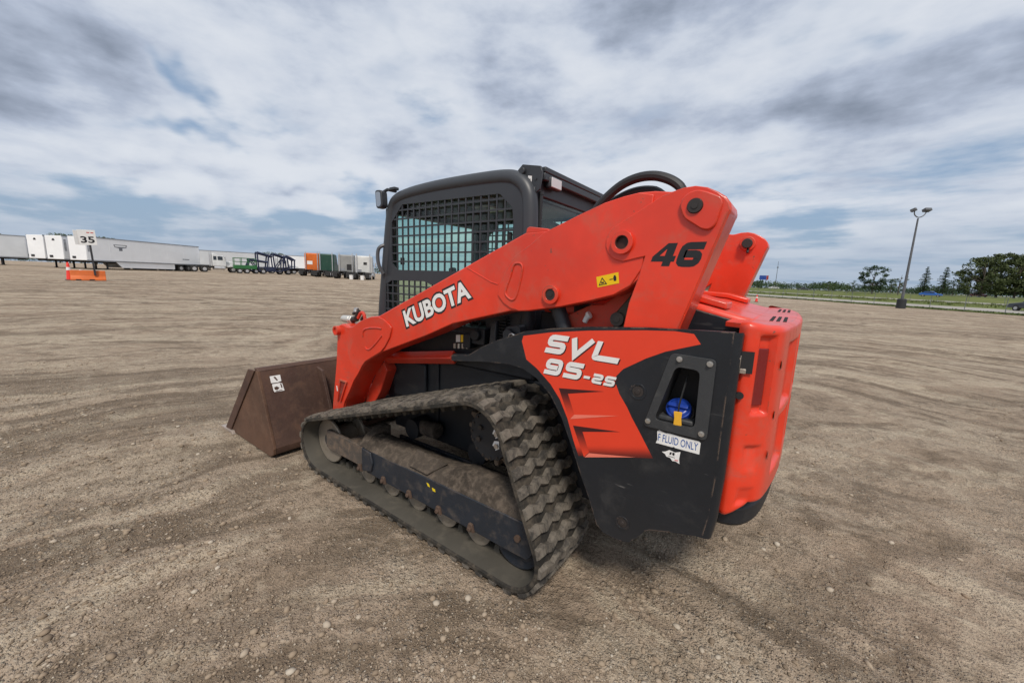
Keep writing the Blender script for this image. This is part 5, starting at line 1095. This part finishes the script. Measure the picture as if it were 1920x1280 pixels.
def tree(x, y, h, w, kind, label, k=0, n=42, dens=70, group='trees', trunk=.28, sz=None):
    e = empty('conifer_tree' if kind == 'conifer' else 'leafy_tree', gpt(x, y), label, 'tree', group); V, F = [], []
    sz = sz or h*.022
    tr = [tube([(0,0,-.3), (random.gauss(0,.01)*h, random.gauss(0,.01)*h, h*.45), (random.gauss(0,.02)*h, random.gauss(0,.02)*h, h*.88)], [h*.022, h*.015, h*.005], 7)]
    if kind == 'conifer':
        L = 17
        for i in range(L):
            z = h*(.14+.84*i/L); rr = w*.5*(1-i/L)**.85*random.uniform(.75, 1.1)+.10
            for b_ in range(8):
                a = random.uniform(0, 6.28); ln = rr*random.uniform(.55, 1.15)
                for s_ in range(4): f_ = (s_+1)/4; leaves(V, F, (math.cos(a)*ln*f_, math.sin(a)*ln*f_, z-.22*ln*f_), .10*h*.3*(1-i/L*.6), 7, sz*.75, .5)
    else:
        for i in range(n):
            a = random.uniform(0, 6.28); zf = random.uniform(trunk, .97); prof = math.sin(math.pi*min(1, max(.06, (zf-trunk+.10)/(1.10-trunk))))**.55
            ln = w*.5*prof*math.sqrt(random.uniform(.12, 1)); c = (math.cos(a)*ln, math.sin(a)*ln, h*zf); leaves(V, F, c, w*random.uniform(.06, .13), dens, sz, .7)
            if i % 3 == 0: tr.append(tube([(0,0,h*min(.75, zf*.6)), (c[0]*.5, c[1]*.5, h*zf*.85), c], [h*.009, h*.006, h*.002], 5))
    ob('trunk', merge(*tr), BARK, e, smooth=50); ob('crown', (V, F), LF[k], e, smooth=0); return e
tree(-20.7, -172.1, 9.2, 8.5, 'leafy', 'dark irregular tree left of the light pole, leaning crown', 1, 44, 80, trunk=.2)
tree(-26.3, -181.2, 5.2, 7.0, 'leafy', 'low dark shrubby tree close left of the light pole', 1, 26, 60, trunk=.1)
tree(-26.0, -166.0, 7.0, 4.2, 'leafy', 'thin sparse pale tree right beside the light pole', 2, 14, 34, trunk=.35)
tree(-33.8, -179.3, 9.6, 4.4, 'conifer', 'left of the two pointed conifers beside the light pole', 1)
tree(-38.3, -180.0, 9.6, 5.2, 'conifer', 'right of the two pointed conifers beside the light pole', 1)
tree(-43.6, -169.0, 11.4, 12.0, 'leafy', 'broad spreading green tree, left part of the big group', 2, 66, 85, trunk=.12)
tree(-48.2, -174.8, 12.8, 12.5, 'leafy', 'tallest rounded green tree in the big group at right', 2, 66, 85, trunk=.12)
tree(-50.7, -171.7, 11.8, 12.0, 'leafy', 'full green tree at the right picture edge', 2, 66, 85, trunk=.12)
tree(-55.0, -172.3, 11.0, 12.0, 'leafy', 'green tree half cut off beyond the right picture edge', 2, 66, 85, trunk=.12)
tree(-42.9, -175.9, 6.5, 7.0, 'leafy', 'low dark tree under the left side of the big group', 1, 30, 70, trunk=.12)
tree(-44.5, -198.3, 5.6, 8.0, 'leafy', 'low bushy tree between conifers and the big group', 1, 30, 60, trunk=.1)
tree(-16.8, -184.2, 4.4, 6.0, 'leafy', 'small round dark bush tree left of the dark irregular tree', 1, 24, 60, trunk=.08)
tree(-10.4, -192.0, 3.6, 5.5, 'leafy', 'small bush tree midway along the far meadow', 0, 20, 60, trunk=.08)
for q, (x, y, h_, lb) in enumerate(((247.6, -2.3, 10.4, 'tree top showing over the trailers at the left edge'), (243.4, -17.9, 11.6, 'tree top showing over the trailers left of the number sign'), (247.7, -21.0, 12.0, 'tree top showing just left of the number sign'), (231.3, -26.8, 11.2, 'tree top showing over the long trailer beside the sign'), (234.5, -30.7, 11.2, 'small tree top over the middle of the long trailer'), (206.8, -82.3, 8.5, 'rounded tree top over the trailer behind the hauler'), (204.7, -86.3, 8.2, 'tree top over the trailer left of the orange truck'))):
    tree(x, y, h_, 12.0, 'leafy', lb, 0, 46, 60, group='far trees behind the trailers', trunk=.2)
# distant wood along the skyline: one mass
def woodland(name, label, p0, p1, h, n, m):               # a belt of trees from p0 to p1
    V, F = [], []
    for i in range(n):
        t = random.random(); k_ = random.uniform(.92, 1.15); x = (p0[0]+(p1[0]-p0[0])*t)*k_; y = (p0[1]+(p1[1]-p0[1])*t)*k_; z = float(gz(x, y)); hh = h*(.55+.6*vnoise(np.array([t*12.]), np.array([3.]), 4)[0])*random.uniform(.8, 1.1)
        leaves(V, F, (x, y, z+hh*.5), hh*.55, 22, hh*.09, .95)
    ob(name, (V, F), m, smooth=0, label=label, cat='woodland', kind='stuff')
woodland('woodland', 'distant dark wood along the right skyline beyond the meadow', (20.6, -250.4), (-119.3, -353.2), 5.2, 620, LF[1])
woodland('far_woodland', 'hazy far wood on the skyline behind the loader rear', (146.2, -414.1), (-50.0, -558.3), 8.5, 300, LF[0])
woodland('left_woodland', 'distant wood on the skyline behind the parked trailers', (569.7, 9.7), (283.5, -200.8), 6.0, 420, LF[1])
